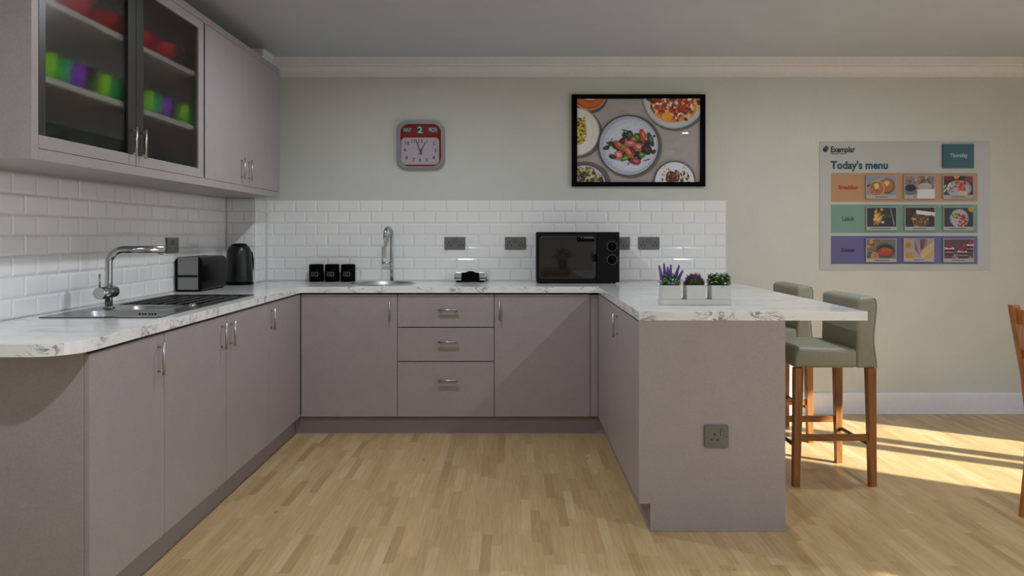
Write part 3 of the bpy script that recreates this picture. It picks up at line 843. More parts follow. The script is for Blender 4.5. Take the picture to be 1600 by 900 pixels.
# ------------------------------------------------------------------ planters
def leaf(mb, p, d, L, W, mi=0, droop=0.0):
    d = Vector(d).normalized(); p = Vector(p)
    sd = d.cross(Vector((0, 0, 1)))
    if sd.length < 1e-3: sd = Vector((1, 0, 0))
    sd.normalize(); nn = sd.cross(d)
    v = [p, p+d*L*0.45+sd*W/2+nn*W*0.12, p+d*L-Vector((0, 0, droop*L)), p+d*L*0.45-sd*W/2+nn*W*0.12, p+d*L*0.5-nn*W*0.05]
    vs = [mb.bm.verts.new(q) for q in v]
    for tri in ((0, 1, 4), (1, 2, 4), (2, 3, 4), (3, 0, 4)):
        f = mb.bm.faces.new([vs[i] for i in tri]); f.material_index = mi
TYF = 3.465
tx0, tx1 = wx(1033.5, TYF), wx(1143, TYF)
tag(MB().box(tx0, tx1, TYF, TYF+0.098, WT+0.0006, WT+0.026, 0.0015).build('tray', M['pot']), 'long white tray under three little plant pots on the peninsula', 'tray')
M['gl1'] = plain('sage_leaf', (0.045, 0.21, 0.030), 0.5, var=0.35, scale=60)
M['gl2'] = plain('grey_leaf', (0.22, 0.33, 0.17), 0.5, var=0.3, scale=60)
M['gl3'] = plain('basil_leaf', (0.026, 0.070, 0.008), 0.6, var=0.5, scale=45)
M['gl4'] = plain('young_basil_leaf', (0.095, 0.20, 0.014), 0.6, var=0.4, scale=45)
M['lav'] = plain('lavender_stalk', (0.12, 0.22, 0.06), 0.5, var=0.3, scale=60)
M['pur'] = plain('violet_petal', (0.17, 0.075, 0.36), 0.5, var=0.3, scale=90)
M['mag'] = plain('magenta_lavender_petal', (0.24, 0.065, 0.27), 0.5, var=0.35, scale=90)
def planter(px0, px1, label):
    x0, x1 = wx(px0, TYF), wx(px1, TYF)
    c = ((x0+x1)/2, TYF+0.046)
    t = thing('potted_plant', (c[0], c[1], WT+0.026), label, 'potted plant')
    a = (x1-x0)/2; zt_ = 1.0150-WT-0.026
    mb = MB(); w = 0.004
    lp = [rrect(-a, a, -0.043, 0.043, 0.003, 2), rrect(-a+w, a-w, -0.043+w, 0.043-w, 0.002, 2)]
    mb.prism(lp, XY, 0.0006, zt_)
    mb.box(-a+0.003, a-0.003, -0.040, 0.040, 0.0006, 0.004)
    mb.build('pot', M['pot'], t, (0, 0, 0))
    MB().box(-a+w+0.0004, a-w-0.0004, -0.0385, 0.0385, 0.0045, zt_-0.006).build('soil', M['soil'], t, (0, 0, 0))
    return t, a, zt_-0.006
r = random.Random(3)
t, a, zt_ = planter(1035, 1065, 'white pot of violet salvia spikes, leftmost on the peninsula tray')
mb = MB()
for k in range(280):
    x, y = r.uniform(-a, a)*0.95, r.uniform(-0.036, 0.036); z = zt_+r.uniform(0.0, 0.048)
    an = r.uniform(0, 2*PI); leaf(mb, (x, y, z), (math.cos(an), math.sin(an), r.uniform(-0.2, 0.9)), r.uniform(0.014, 0.024), r.uniform(0.008, 0.012), 1 if r.random() < 0.22 else 0)
mb.build('foliage', [M['gl1'], M['gl2']], t, (0, 0, 0))
mb = MB(); ms = MB()
for bx, by, tx, ty, h in ((-0.030, 0.0, -0.050, -0.005, 0.092), (-0.018, 0.012, -0.024, 0.015, 0.100), (-0.002, -0.01, 0.002, -0.012, 0.096), (0.012, 0.005, 0.045, 0.008, 0.094), (0.022, -0.006, 0.056, -0.012, 0.072), (-0.006, 0.02, -0.004, 0.026, 0.086), (-0.036, -0.012, -0.046, -0.020, 0.070)):
    p0, p1 = Vector((bx, by, zt_)), Vector((tx, ty, zt_+h))
    ms.tube([p0, (p0+p1)/2, p1], 0.0012, 5)
    for k in range(60):
        f = 0.40+0.60*k/59; p = p0.lerp(p1, f); an = k*2.4; w = 0.0062*(1.12-f)/0.72+0.0008
        q = p+Vector((math.cos(an)*w, math.sin(an)*w, 0))
        mb.lathe([(0, -0.004), (0.0028, -0.001), (0.0024, 0.003), (0, 0.0055)], q, 6)
    for k in range(24):
        f = 0.42+0.50*k/23; p = p0.lerp(p1, f); an = k*2.4
        leaf(mb, p, (math.cos(an), math.sin(an), 0.55), 0.0135*(1.45-f), 0.0095, 0)
ms.build('stems', M['gl1'], t, (0, 0, 0)); mb.build('flowers', M['pur'], t, (0, 0, 0))
t, a, zt_ = planter(1073.5, 1103, 'white pot holding a rounded dome of magenta lavender, middle of the peninsula tray')
mb = MB(); ms = MB()
for k in range(230):
    th = r.uniform(-1.5, 1.5); ph = r.uniform(-0.32, 0.32)
    d = Vector((math.sin(th)*math.cos(ph), math.sin(ph), math.cos(th)*math.cos(ph)))
    L = r.uniform(0.040, 0.052); f0 = r.uniform(0.55, 0.74)
    b = Vector((d.x*0.012, d.y*0.012, zt_-0.001)); tip = Vector((d.x*L*0.97, d.y*L, zt_+0.003+d.z*L*1.10))
    ms.tube([b, tip], 0.0009, 4)
    for q in range(4):
        p = b.lerp(tip, f0+0.09*q)
        for j in range(3 if abs(ph) > 0.1 or q > 1 else 1):
            an = r.uniform(0, 2*PI); leaf(mb, p, d+Vector((math.cos(an), math.sin(an), math.sin(an*2)))*0.55, 0.0085, 0.0042)
ms.build('stalks', M['lav'], t, (0, 0, 0)); mb.build('flowers', M['mag'], t, (0, 0, 0))
t, a, zt_ = planter(1112.5, 1142.5, 'white pot of dark green leafy basil, rightmost on the peninsula tray')
mb = MB()
for k in range(210):
    ph = r.uniform(0, 2*PI); rad = math.sqrt(r.random())*0.044; z = zt_+r.uniform(0.002, 0.060*(1-(rad/0.062)**2*0.5))
    p = (rad*math.cos(ph), rad*0.8*math.sin(ph), z)
    leaf(mb, p, (math.cos(ph+r.uniform(-1, 1)), math.sin(ph+r.uniform(-1, 1)), r.uniform(-0.5, 0.7)), r.uniform(0.020, 0.030), r.uniform(0.013, 0.019), 1 if r.random() < 0.30 else 0, 0.15)
for s in range(14):
    ph = r.uniform(0, 2*PI); mb.tube([(0.01*math.cos(ph), 0.01*math.sin(ph), zt_-0.002), (0.05*math.cos(ph), 0.04*math.sin(ph), zt_+0.045)], 0.0010, 4, mi=0)
mb.build('foliage', [M['gl3'], M['gl4']], t, (0, 0, 0))

# ------------------------------------------------------------------ clock
CD = YB-0.03
CC = (wx(656.9, CD), wz(226.1, CD)); ck = CD/F/6.925       # metres per pixel of the close-up
def ckp(px, py): return (CC[0]+(px-532)*ck, CC[1]-(py-458)*ck)
t = thing('wall_clock', (CC[0], YB-0.02, CC[1]), 'square red calendar clock in a rounded grey case on the back wall', 'clock')
hw = 0.167
mb = MB().prism([rrect(CC[0]-hw, CC[0]+hw, CC[1]-hw, CC[1]+hw, 0.075, 10), rrect(CC[0]-0.139, CC[0]+0.143, CC[1]-0.149, CC[1]+0.143, 0.060, 10)], XZ, YB-0.034, YB-0.0005)
bevmod(mb.build('case', plain('grey_clock_case', (0.225, 0.225, 0.222), 0.4), t), 0.004, 2)
cf = YB-0.012
mb = MB().prism([rrect(CC[0]-0.1388, CC[0]+0.1428, CC[1]-0.1488, CC[1]+0.1428, 0.059, 10)], XZ, cf, YB-0.0008)
mb.build('face', plain('red_clock_face', (0.33, 0.008, 0.010), 0.5, spec=0.1), t)
a, b = ckp(318, 672), ckp(733, 378)
mb = MB().prism([rrect(a[0], b[0], a[1], b[1], 0.030, 8)], XZ, cf-0.0015, cf-0.0002)
mb.build('dial', plain('pinkish_dial', (0.53, 0.445, 0.50), 0.5), t)
mbx = MB()
for x0_, x1_, y0_, y1_ in ((335, 437, 333, 262), (478, 572, 346, 252), (612, 722, 333, 262)):
    p, q = ckp(x0_, y0_), ckp(x1_, y1_); mbx.box(p[0], q[0], cf-0.0014, cf-0.0002, p[1], q[1])
mbx.build('date_windows', plain('date_black', (0.010, 0.010, 0.011), 0.4), t)
fy = cf-0.0018
def ctext(mb, s, px, py, hpx, bold=0.0, w=None, y=fy, mi=0):
    c = ckp(px, py)
    return mb.text(s, hpx*ck/0.70, lambda u, v: (c[0]+u, y, c[1]+v), mi, 'CENTER', bold, w*ck if w else None)
mb = MB(); ctext(mb, 'MAY', 387, 298, 45, 0.01, 82); ctext(mb, '2', 525, 298, 66, 0.03, 52); ctext(mb, 'MON', 664, 295, 46, 0.01, 84)
mb.build('date_lettering', plain('date_white', (0.62, 0.58, 0.57), 0.5), t)
mb = MB()
for s, x_, y_ in (('1', 598, 420), ('2', 674, 443), ('3', 692, 520), ('4', 672, 598), ('5', 599, 620), ('6', 526, 622), ('7', 456, 620), ('8', 379, 598), ('9', 360, 520), ('10', 380, 440), ('11', 452, 420), ('12', 527, 415)):
    ctext(mb, s, x_, y_, 38, 0.014)
mb.build('numerals', plain('numeral_black', (0.03, 0.022, 0.028), 0.5), t)
def hand(name, p0, p1, w, y, m):
    a, b = Vector(ckp(*p0)), Vector(ckp(*p1)); d = (b-a).normalized(); n = Vector((-d.y, d.x))*w*ck
    pts = [a-n*1.2, a+n*1.2, b+n*0.7, b-n*0.7]
    return MB().prism([[(q.x, q.y) for q in pts]], XZ, y-0.0008, y).build(name, m, t)
hb = plain('hand_black', (0.012, 0.008, 0.010), 0.4)
hand('hour_hand', (518, 560), (581, 432), 6, cf-0.0040, hb)
hand('minute_hand', (543, 560), (478, 398), 5.5, cf-0.0052, hb)
hand('second_hand', (576, 545), (440, 482), 1.6, cf-0.0030, plain('hand_grey', (0.25, 0.2, 0.23), 0.4))
c = ckp(524, 548); MB().cyl((c[0], cf-0.0016, c[1]), (c[0], cf-0.0075, c[1]), 0.0060, seg=16).build('hub', plain('brass_hub', (0.35, 0.22, 0.05), 0.35, metal=0.6), t)
MB().prism([rrect(CC[0]-0.1385, CC[0]+0.1425, CC[1]-0.1485, CC[1]+0.1425, 0.059, 10)], XZ, YB-0.024, YB-0.0225).build('clock_glass', M['glass'], t)

# ------------------------------------------------------------------ framed food print
def blob(cx, cy, r, ry=None, n=12, jit=0.25, rot=0.0, rg=rnd):
    ry = r if ry is None else ry; out = []
    for k in range(n):
        a = 2*PI*k/n; q = 1+rg.uniform(-jit, jit)
        u, v = r*q*math.cos(a), ry*q*math.sin(a)
        out.append((cx+u*math.cos(rot)-v*math.sin(rot), cy+u*math.sin(rot)+v*math.cos(rot)))
    return out
class Print:
    """a flat printed picture: layered shapes on a sheet, clipped to the sheet"""
    def __init__(s, rect, mapf): s.mb = MB(); s.rect = rect; s.mapf = mapf; s.mats = []; s.z = 0.0
    def clip(s, P):
        x0, x1, y0, y1 = s.rect
        for ax, lim, sg in ((0, x0, 1), (0, x1, -1), (1, y0, 1), (1, y1, -1)):
            out = []
            for i in range(len(P)):
                a, b = P[i-1], P[i]; ia, ib = (a[ax]-lim)*sg >= 0, (b[ax]-lim)*sg >= 0
                if ia != ib:
                    f = (lim-a[ax])/(b[ax]-a[ax]); out.append((a[0]+(b[0]-a[0])*f, a[1]+(b[1]-a[1])*f))
                if ib: out.append(b)
            P = out
            if not P: return []
        return P
    def add(s, P, mat, step=0.00003):
        P = s.clip(P)
        if len(P) < 3: return
        if mat not in s.mats: s.mats.append(mat)
        s.z += step
        s.mb.poly([s.mapf(u, v, s.z) for u, v in P], s.mats.index(mat))
    def build(s, name, parent, loc=None):
        bmesh.ops.recalc_face_normals(s.mb.bm, faces=s.mb.bm.faces)
        return s.mb.build(name, s.mats, parent, loc)
def ink(rgb, k=1.0):
    """printed colour given as seen in the photo (sRGB), lifted to an albedo"""
    c = tuple(min(0.9, v*1.62*k) for v in lin(rgb))
    return plain('ink_%02x%02x%02x' % tuple(int(v) for v in rgb), c, 0.5, var=0.10, scale=60)
PD = YB-0.02; pk = PD/F/5.0
def pp(px, py): return (wx(880, PD)+px*pk, wz(130, PD)-py*pk)
t = thing('framed_picture', (pp(590, 445)[0], YB-0.015, pp(590, 445)[1]), 'black framed photo print of plates of food and pizza', 'picture')
a, b = pp(67, 806), pp(1110, 88); a2, b2 = pp(108, 772), pp(1072, 120)
mb = MB().prism([[(a[0], a[1]), (b[0], a[1]), (b[0], b[1]), (a[0], b[1])], [(a2[0], a2[1]), (b2[0], a2[1]), (b2[0], b2[1]), (a2[0], b2[1])]], XZ, YB-0.026, YB-0.0005)
mb.build('frame', M['vblack'], t)
S = Print((108, 1072, 120, 772), lambda u, v, h: (pp(u, v)[0], YB-0.010-h, pp(u, v)[1]))
rg = random.Random(11)
S.add([(108, 120), (1072, 120), (1072, 772), (108, 772)], ink((150, 144, 142)))
for k in range(46): S.add(blob(rg.uniform(108, 1072), rg.uniform(120, 772), rg.uniform(30, 90), rg.uniform(15, 50), jit=0.3, rg=rg), ink(rg.choice([(146, 140, 138), (154, 148, 147), (149, 142, 139)])))
# plate shadows printed into the picture as offset dark discs
def plate(cx, cy, r, rim, face, shade=None, dx=10, dy=8):
    if shade: S.add(circ(cx+dx, cy+dy, r*1.02, 48), ink(shade))
    S.add(circ(cx, cy, r, 48), ink(rim)); S.add(circ(cx, cy, r*0.955, 48), ink(face))
plate(205, 75, 135, (196, 160, 140), (168, 78, 24), (78, 70, 66), 8, 22)
S.add(circ(205, 70, 112, 40), ink((186, 92, 30))); S.add(circ(205, 70, 80, 40), ink((172, 74, 22)))
S.add(blob(215, 112, 60, 18, rg=rg), ink((222, 205, 180)))
plate(95, 378, 190, (176, 160, 150), (205, 194, 184), (92, 84, 80), 22, 16)
S.add(circ(70, 372, 160, 40), ink((212, 202, 192)))
S.add(blob(112, 370, 68, 108, 16, 0.12, rg=rg), ink((172, 142, 36)))
for k in range(60): S.add(blob(rg.uniform(108, 172), rg.uniform(265, 460), rg.uniform(6, 13), rg.uniform(4, 9), 7, rg=rg), ink(rg.choice([(50, 60, 24), (34, 44, 18), (190, 170, 60), (214, 196, 96), (120, 104, 30), (206, 190, 150)] if rg.random() < 0.9 else [(90, 40, 20)])))
S.add(blob(175, 790, 200, 180, 30, 0.02, rg=rg), ink((88, 82, 80)))
plate(170, 805, 172, (60, 56, 56), (178, 178, 180))
for k in range(150):
    x, y = rg.uniform(108, 325), rg.uniform(645, 772)
    if (x-170)**2+(y-805)**2 > 150**2: continue
    S.add(blob(x, y, rg.uniform(9, 24), rg.uniform(6, 15), 8, 0.35, rg.uniform(0, 3), rg), ink(rg.choice([(28, 40, 20), (44, 66, 24), (92, 132, 40), (170, 140, 100), (196, 168, 128), (120, 92, 60), (20, 28, 16)])))
# pizza
plate(868, 108, 246, (150, 152, 160), (172, 174, 182), (92, 86, 84), 14, 14)
S.add(blob(868, 100, 208, 212, 40, 0.035, rg=rg), ink((196, 138, 70)))
S.add(blob(868, 92, 182, 190, 40, 0.05, rg=rg), ink((176, 96, 40)))
for k in range(60):
    a = rg.uniform(0, PI); q = rg.uniform(172, 206)
    S.add(blob(868+q*math.cos(a), 100+q*math.sin(a), rg.uniform(10, 26), rg.uniform(7, 16), 9, 0.3, rg.uniform(0, 3), rg), ink(rg.choice([(210, 156, 86), (186, 118, 50), (120, 66, 24), (222, 178, 112), (74, 40, 18)])))
S.add(blob(855, 120, 150, 150, 30, 0.08, rg=rg), ink((150, 52, 24)))
for k in range(150):
    x, y = rg.uniform(690, 1040), rg.uniform(120, 275)
    if ((x-860)/175)**2+((y-100)/175)**2 > 1: continue
    S.add(blob(x, y, rg.uniform(6, 20), rg.uniform(5, 13), 8, 0.35, rg.uniform(0, 3), rg), ink(rg.choice([(170, 50, 22), (130, 34, 18), (192, 78, 30), (54, 50, 20), (222, 208, 186), (206, 186, 160), (104, 30, 16), (188, 110, 46)])))
S.add(blob(810, 262, 45, 40, 12, 0.15, rg=rg), ink((198, 134, 56)))
# middle plate
plate(512, 488, 240, (62, 60, 66), (148, 152, 164), (84, 76, 74), 14, 6)
S.add(circ(510, 484, 226, 48), ink((140, 144, 156))); S.add(circ(522, 484, 206, 48), ink((160, 165, 178))); S.add(circ(530, 490, 180, 40), ink((168, 173, 186)))
for k in range(40): S.add(blob(rg.uniform(350, 680), rg.uniform(300, 690), rg.uniform(2, 4), None, 6, rg=rg), ink((70, 68, 70)))
def pepper(x, y, L, W, rot, col, hi):
    S.add(blob(x, y, L, W, 14, 0.10, rot, rg), ink(col)); S.add(blob(x+3, y-4, L*0.55, W*0.4, 9, 0.2, rot, rg), ink(hi))
for k in range(46): S.add(blob(rg.gauss(545, 85), rg.gauss(505, 52), rg.uniform(16, 40), rg.uniform(12, 24), 10, 0.3, rg.uniform(0, 3), rg), ink(rg.choice([(26, 34, 20), (38, 56, 26), (54, 30, 26), (20, 26, 16)])))
for k in range(90): S.add(blob(rg.gauss(545, 80), rg.gauss(505, 50), rg.uniform(5, 13), rg.uniform(4, 8), 8, 0.35, rg.uniform(0, 3), rg), ink(rg.choice([(60, 84, 36), (36, 50, 24), (110, 40, 34), (150, 80, 60), (84, 40, 34), (22, 28, 18), (180, 110, 96)])))
for q in ((620, 410, 54, 24, 1.35, (158, 50, 26), (196, 92, 60)), (440, 492, 58, 26, 0.75, (146, 56, 36), (186, 100, 74)), (505, 535, 60, 24, 0.9, (160, 70, 36), (196, 108, 66)), (520, 470, 42, 24, 0.1, (168, 84, 84), (200, 130, 126)), (585, 500, 38, 34, 0.3, (150, 72, 76), (190, 120, 118)), (430, 566, 34, 38, 0.4, (160, 82, 84), (196, 130, 128)), (562, 612, 42, 28, 0.2, (120, 40, 48), (168, 84, 90)), (515, 410, 30, 40, 0.1, (30, 46, 24), (64, 92, 44)), (575, 425, 30, 36, 0.4, (44, 70, 26), (86, 120, 46)), (680, 440, 22, 60, -0.3, (32, 54, 36), (66, 96, 66)), (385, 574, 30, 18, 0.3, (28, 40, 22), (60, 80, 40)), (480, 590, 40, 18, -0.4, (60, 100, 34), (104, 146, 56)), (610, 562, 26, 24, 0, (54, 96, 34), (96, 140, 60)), (465, 500, 26, 16, 0.4, (70, 116, 38), (110, 150, 62)), (650, 520, 44, 40, 0.6, (40, 30, 26), (80, 40, 36)), (546, 440, 24, 20, 0.2, (140, 66, 60), (186, 110, 100))): pepper(*q)
for (x, y, L, rot) in ((478, 368, 26, 0.2), (655, 600, 30, -0.3), (512, 625, 22, 2.2)): S.add(blob(x, y, L, 4, 10, 0.1, rot, rg), ink((44, 52, 40)))
# small plate bottom right
plate(868, 770, 160, (58, 54, 56), (178, 178, 184), (100, 94, 92), 8, -2)
S.add(blob(845, 735, 52, 50, 14, 0.15, rg=rg), ink((62, 34, 26)))
for k in range(60): S.add(blob(rg.gauss(880, 38), rg.gauss(735, 28), rg.uniform(7, 17), rg.uniform(6, 12), 8, 0.35, rg.uniform(0, 3), rg), ink(rg.choice([(46, 26, 22), (80, 40, 32), (44, 66, 26), (34, 48, 22), (150, 110, 66), (120, 50, 40)])))
for k in range(26): S.add(blob(rg.choice([rg.uniform(765, 830), rg.uniform(925, 985)]), rg.uniform(640, 772), rg.uniform(4, 12), rg.uniform(3, 6), 7, 0.3, rg.uniform(0, 3), rg), ink(rg.choice([(176, 132, 40), (150, 108, 36), (120, 84, 40)])))
S.build('print', t)
MB().box(a2[0]+0.0005, b2[0]-0.0005, YB-0.0215, YB-0.0195, a2[1]+0.0005, b2[1]-0.0005).build('picture_glass', M['glass'], t)

# ------------------------------------------------------------------ menu board with its cards
MD = YB-0.004; mk_ = MD/F/3.748
def mp(px, py): return (wx(1260, MD)+px*mk_, wz(200, MD)-py*mk_)
a, b = mp(78, 831), mp(1072, 80)
t = thing('menu_sign', ((a[0]+b[0])/2, YB-0.002, (a[1]+b[1])/2), 'large white wall board headed Today\'s menu with three coloured rows', 'menu sign')
tB = NT('satin_white_board')
tB.principled(Base_Color=tB.mix(tB.noise(tB.coords(), 3, 2), (0.43, 0.435, 0.42), (0.46, 0.465, 0.45)), Roughness=0.22)
MB().box(a[0], b[0], YB-0.005, YB-0.0004, a[1], b[1], 0.0008).build('board', tB.m, t)
yb_ = YB-0.0052
for nm, y0_, y1_, col in (('breakfast', 432, 264, (0.42, 0.235, 0.105)), ('lunch', 615, 449, (0.155, 0.285, 0.215)), ('dinner', 797, 632, (0.105, 0.088, 0.235))):
    p, q = mp(143, y0_), mp(1002, y1_)
    o = MB().box(p[0], q[0], yb_-0.0004, yb_, p[1], q[1]).build('row_band', plain('band_'+nm, col, 0.25), t)
    o['label'] = {'breakfast': 'orange breakfast band', 'lunch': 'mint green lunch band', 'dinner': 'purple dinner band'}[nm]
def mtext(s, px, py, hpx, bold, w, m, name='lettering', parent=None):
    c = mp(px, py)
    return MB().text(s, hpx*mk_/0.70, lambda u, v: (c[0]+u, yb_-0.0007, c[1]+v), 0, 'CENTER', bold, w*mk_).build(name, m, parent or t)
ink_teal = plain('teal_ink', (0.004, 0.050, 0.065), 0.5); ink_black = plain('black_ink', (0.012, 0.012, 0.012), 0.5)
mtext('Exemplar', 212, 127, 33, 0.032, 144, ink_black)
mtext('HealthCare', 181, 150, 11, 0.012, 82, plain('deep_green_ink', (0.008, 0.06, 0.05), 0.5))
mtext("Today's menu", 310, 220, 44, 0.034, 335, ink_teal)
mtext('Breakfast', 244, 349, 24, 0.034, 114, plain('red_ink', (0.42, 0.020, 0.005), 0.5))
mtext('Lunch', 243, 533, 24, 0.034, 70, plain('dark_green_ink', (0.006, 0.050, 0.050), 0.5))
mtext('Dinner', 243, 716, 24, 0.034, 80, plain('navy_ink', (0.008, 0.006, 0.050), 0.5))
mb = MB()
def lp(pts, mi, d): mb.poly([(mp(x, y)[0], yb_-d, mp(x, y)[1]) for x, y in pts], mi)
lp([(95, 122), (104, 112), (116, 124), (122, 138), (108, 143), (96, 134)], 0, 0.0003)
lp([(104, 110), (117, 103), (129, 109), (130, 121), (121, 136), (114, 122)], 1, 0.0004)
lp([(112, 108), (120, 104), (129, 110), (124, 118)], 2, 0.0005)
mb.build('logo', [plain('logo_dark', (0.004, 0.020, 0.008), 0.5), plain('logo_green', (0.030, 0.060, 0.008), 0.5), plain('logo_light', (0.085, 0.13, 0.015), 0.5)], t)

def card_base(x0, x1, y0, y1, label, name='menu_card', mat=None, group='picture cards on the menu board'):
    """card stuck on the board: close-up pixel corners (x0,y1 bottom-left)"""
    p, q = mp(x0, y1), mp(x1, y0)
    t = thing(name, ((p[0]+q[0])/2, YB-0.007, (p[1]+q[1])/2), label, 'card', group)
    MB().box(p[0], q[0], yb_-0.013, yb_-0.0006, p[1], q[1], 0.0008).build('block', mat or M['cardw'], t)
    return t
M['cardw'] = plain('card_white', (0.37, 0.365, 0.36), 0.35)
t2 = card_base(793, 975, 95, 235, 'dark teal square card reading Thursday at the top of the board', 'day_card', plain('teal_card', (0.016, 0.085, 0.105), 0.3), None)
c = mp(885, 162)
MB().text('Thursday', 23*mk_/0.70, lambda u, v: (c[0]+u, yb_-0.0136, c[1]+v), 0, 'CENTER', 0.01, 104*mk_).build('lettering', plain('card_white_ink', (0.50, 0.55, 0.56), 0.5), t2)

def food_card(x0, y0, fill, label, slip=None, cap=(0.3, 0.7)):
    x1, y1 = x0+178, y0+137
    t = card_base(x0, x1, y0, y1, label)
    S = Print((x0+4, x1-4, y0+4, y1-22), lambda u, v, h: (mp(u, v)[0], yb_-0.0132-h, mp(u, v)[1]))
    def add(P, rgb, k=0.80): S.add([(x0+u, y0+v) for u, v in P], ink(rgb, k))
    fill(add, random.Random(int(x0*7+y0)))
    S.build('picture', t)
    p, q = mp(x0+178*cap[0], y1-9), mp(x0+178*cap[1], y1-13)
    MB().box(p[0], q[0], yb_-0.0136, yb_-0.0131, p[1], q[1]).build('caption', plain('caption_grey', (0.06, 0.06, 0.065), 0.5), t)
    if slip:
        P = [mp(x0+u, y0+v) for u, v in slip]
        MB().prism([P], XZ, yb_-0.0150, yb_-0.0141).build('paper_slip', plain('paper_white', (0.62, 0.62, 0.62), 0.4), t)
    return t
RC_ = [(0, 0), (178, 0), (178, 137), (0, 137)]
def scatter(add, rg, n, cx, cy, sx, sy, r0, r1, cols, k=0.80):
    for _ in range(n):
        add(blob(rg.gauss(cx, sx), rg.gauss(cy, sy), rg.uniform(r0, r1), rg.uniform(r0, r1)*0.7, 8, 0.35, rg.uniform(0, 3), rg), rg.choice(cols), k)
def crumpets(add, rg):
    add(RC_, (120, 120, 128)); add([(0, 60), (85, 20), (88, 26), (4, 70)], (52, 52, 58)); add([(60, 30), (110, 8), (112, 12), (62, 36)], (150, 148, 150))
    add(circ(122, 62, 46), (98, 62, 34)); add(circ(120, 58, 40), (140, 94, 52)); add([(100, 42), (122, 30), (140, 44), (120, 66)], (186, 156, 92))
    add(circ(62, 78, 47), (176, 140, 100)); add(circ(60, 77, 43), (142, 92, 54)); scatter(add, rg, 30, 60, 84, 16, 14, 3, 6, [(150, 100, 60), (120, 70, 40), (160, 112, 70)])
    add([(44, 52), (70, 46), (76, 74), (52, 82)], (190, 164, 100))
def porridge(add, rg):
    add(RC_, (112, 104, 112)); scatter(add, rg, 40, 90, 40, 50, 22, 8, 18, [(120, 96, 84), (140, 112, 92), (96, 88, 92), (150, 140, 140), (110, 60, 52)])
    add(circ(36, 84, 34), (92, 94, 108)); add(circ(36, 74, 32, ry=20, n=24), (34, 28, 34)); add(circ(120, 66, 40, ry=22, n=24), (150, 146, 146)); scatter(add, rg, 24, 118, 30, 26, 8, 4, 9, [(110, 52, 44), (142, 104, 80), (86, 70, 66)])
def tomatoes(add, rg):
    add(RC_, (40, 38, 44)); add(circ(30, 10, 24), (104, 36, 36)); add(circ(78, 4, 18), (190, 120, 40)); add(circ(150, 20, 26), (116, 52, 46)); add(circ(92, 78, 74, ry=50), (128, 130, 140)); add(circ(90, 80, 62, ry=40), (150, 150, 156))
    scatter(add, rg, 26, 100, 64, 18, 14, 7, 13, [(166, 64, 38), (184, 88, 56), (140, 46, 30)]); scatter(add, rg, 34, 26, 80, 20, 20, 4, 9, [(168, 160, 150), (96, 90, 84), (190, 184, 174), (70, 66, 62)]); add(blob(116, 104, 30, 14, rg=rg), (176, 160, 130))
def potatoes(add, rg):
    add(RC_, (40, 42, 46)); scatter(add, rg, 12, 100, 40, 16, 14, 8, 14, [(50, 66, 34), (40, 54, 30)])
    scatter(add, rg, 26, 68, 52, 16, 22, 8, 13, [(176, 142, 64), (190, 160, 84), (156, 116, 50), (120, 84, 40)]); add([(136, 8), (142, 6), (166, 104), (158, 106)], (104, 106, 110))
def chilli(add, rg):
    add(RC_, (36, 34, 36)); add(circ(20, 30, 22), (66, 30, 36)); add(circ(92, 74, 52), (70, 62, 56)); scatter(add, rg, 70, 92, 74, 24, 22, 4, 9, [(120, 40, 36), (96, 90, 50), (150, 110, 70), (60, 70, 36), (88, 34, 34), (166, 140, 96)])
def beans(add, rg):
    add(RC_, (42, 46, 52)); add(circ(164, 10, 20), (170, 130, 50)); add(circ(92, 66, 56), (110, 116, 128)); add(circ(92, 66, 50), (148, 150, 158)); add(blob(78, 52, 34, 28, 14, 0.12, 0.4, rg), (160, 156, 140))
    scatter(add, rg, 30, 108, 78, 14, 18, 5, 10, [(136, 46, 36), (156, 60, 42), (112, 34, 30)]); scatter(add, rg, 8, 66, 46, 8, 8, 5, 9, [(76, 92, 46), (110, 124, 66)])
def soup(add, rg):
    add(RC_, (96, 92, 80)); scatter(add, rg, 30, 40, 60, 26, 40, 8, 18, [(140, 88, 52), (96, 104, 88), (170, 120, 70), (110, 68, 40), (70, 80, 60)]); add(circ(112, 72, 58, ry=46), (62, 70, 66)); add(circ(112, 68, 48, ry=34), (40, 44, 44)); add(circ(112, 76, 42, ry=24), (156, 52, 32))
    scatter(add, rg, 20, 112, 70, 18, 8, 4, 8, [(176, 84, 44), (70, 84, 40), (136, 40, 26)]); add(circ(50, 100, 22), (166, 128, 76)); add(circ(52, 100, 15), (140, 96, 50))
def steaks(add, rg):
    add(RC_, (140, 132, 126)); add(circ(26, 40, 22), (160, 124, 62)); add(circ(26, 40, 15), (144, 100, 40)); add(circ(32, 104, 24), (160, 116, 60))
    add([(64, 2), (140, 2), (120, 90), (90, 100), (62, 60)], (112, 84, 104)); 
    for k in range(9): x = 66+k*8; add([(x, 4), (x+4, 4), (96+k*1.5, 96), (92+k*1.5, 96)], rg.choice([(150, 130, 150), (90, 52, 70), (128, 100, 122), (74, 36, 50)]))
    for k in range(14): y = 4+k*9; add([(178, y), (178, y+5), (100, y+70), (96, y+66)], rg.choice([(186, 158, 106), (166, 130, 78), (196, 172, 122), (144, 108, 62)]))
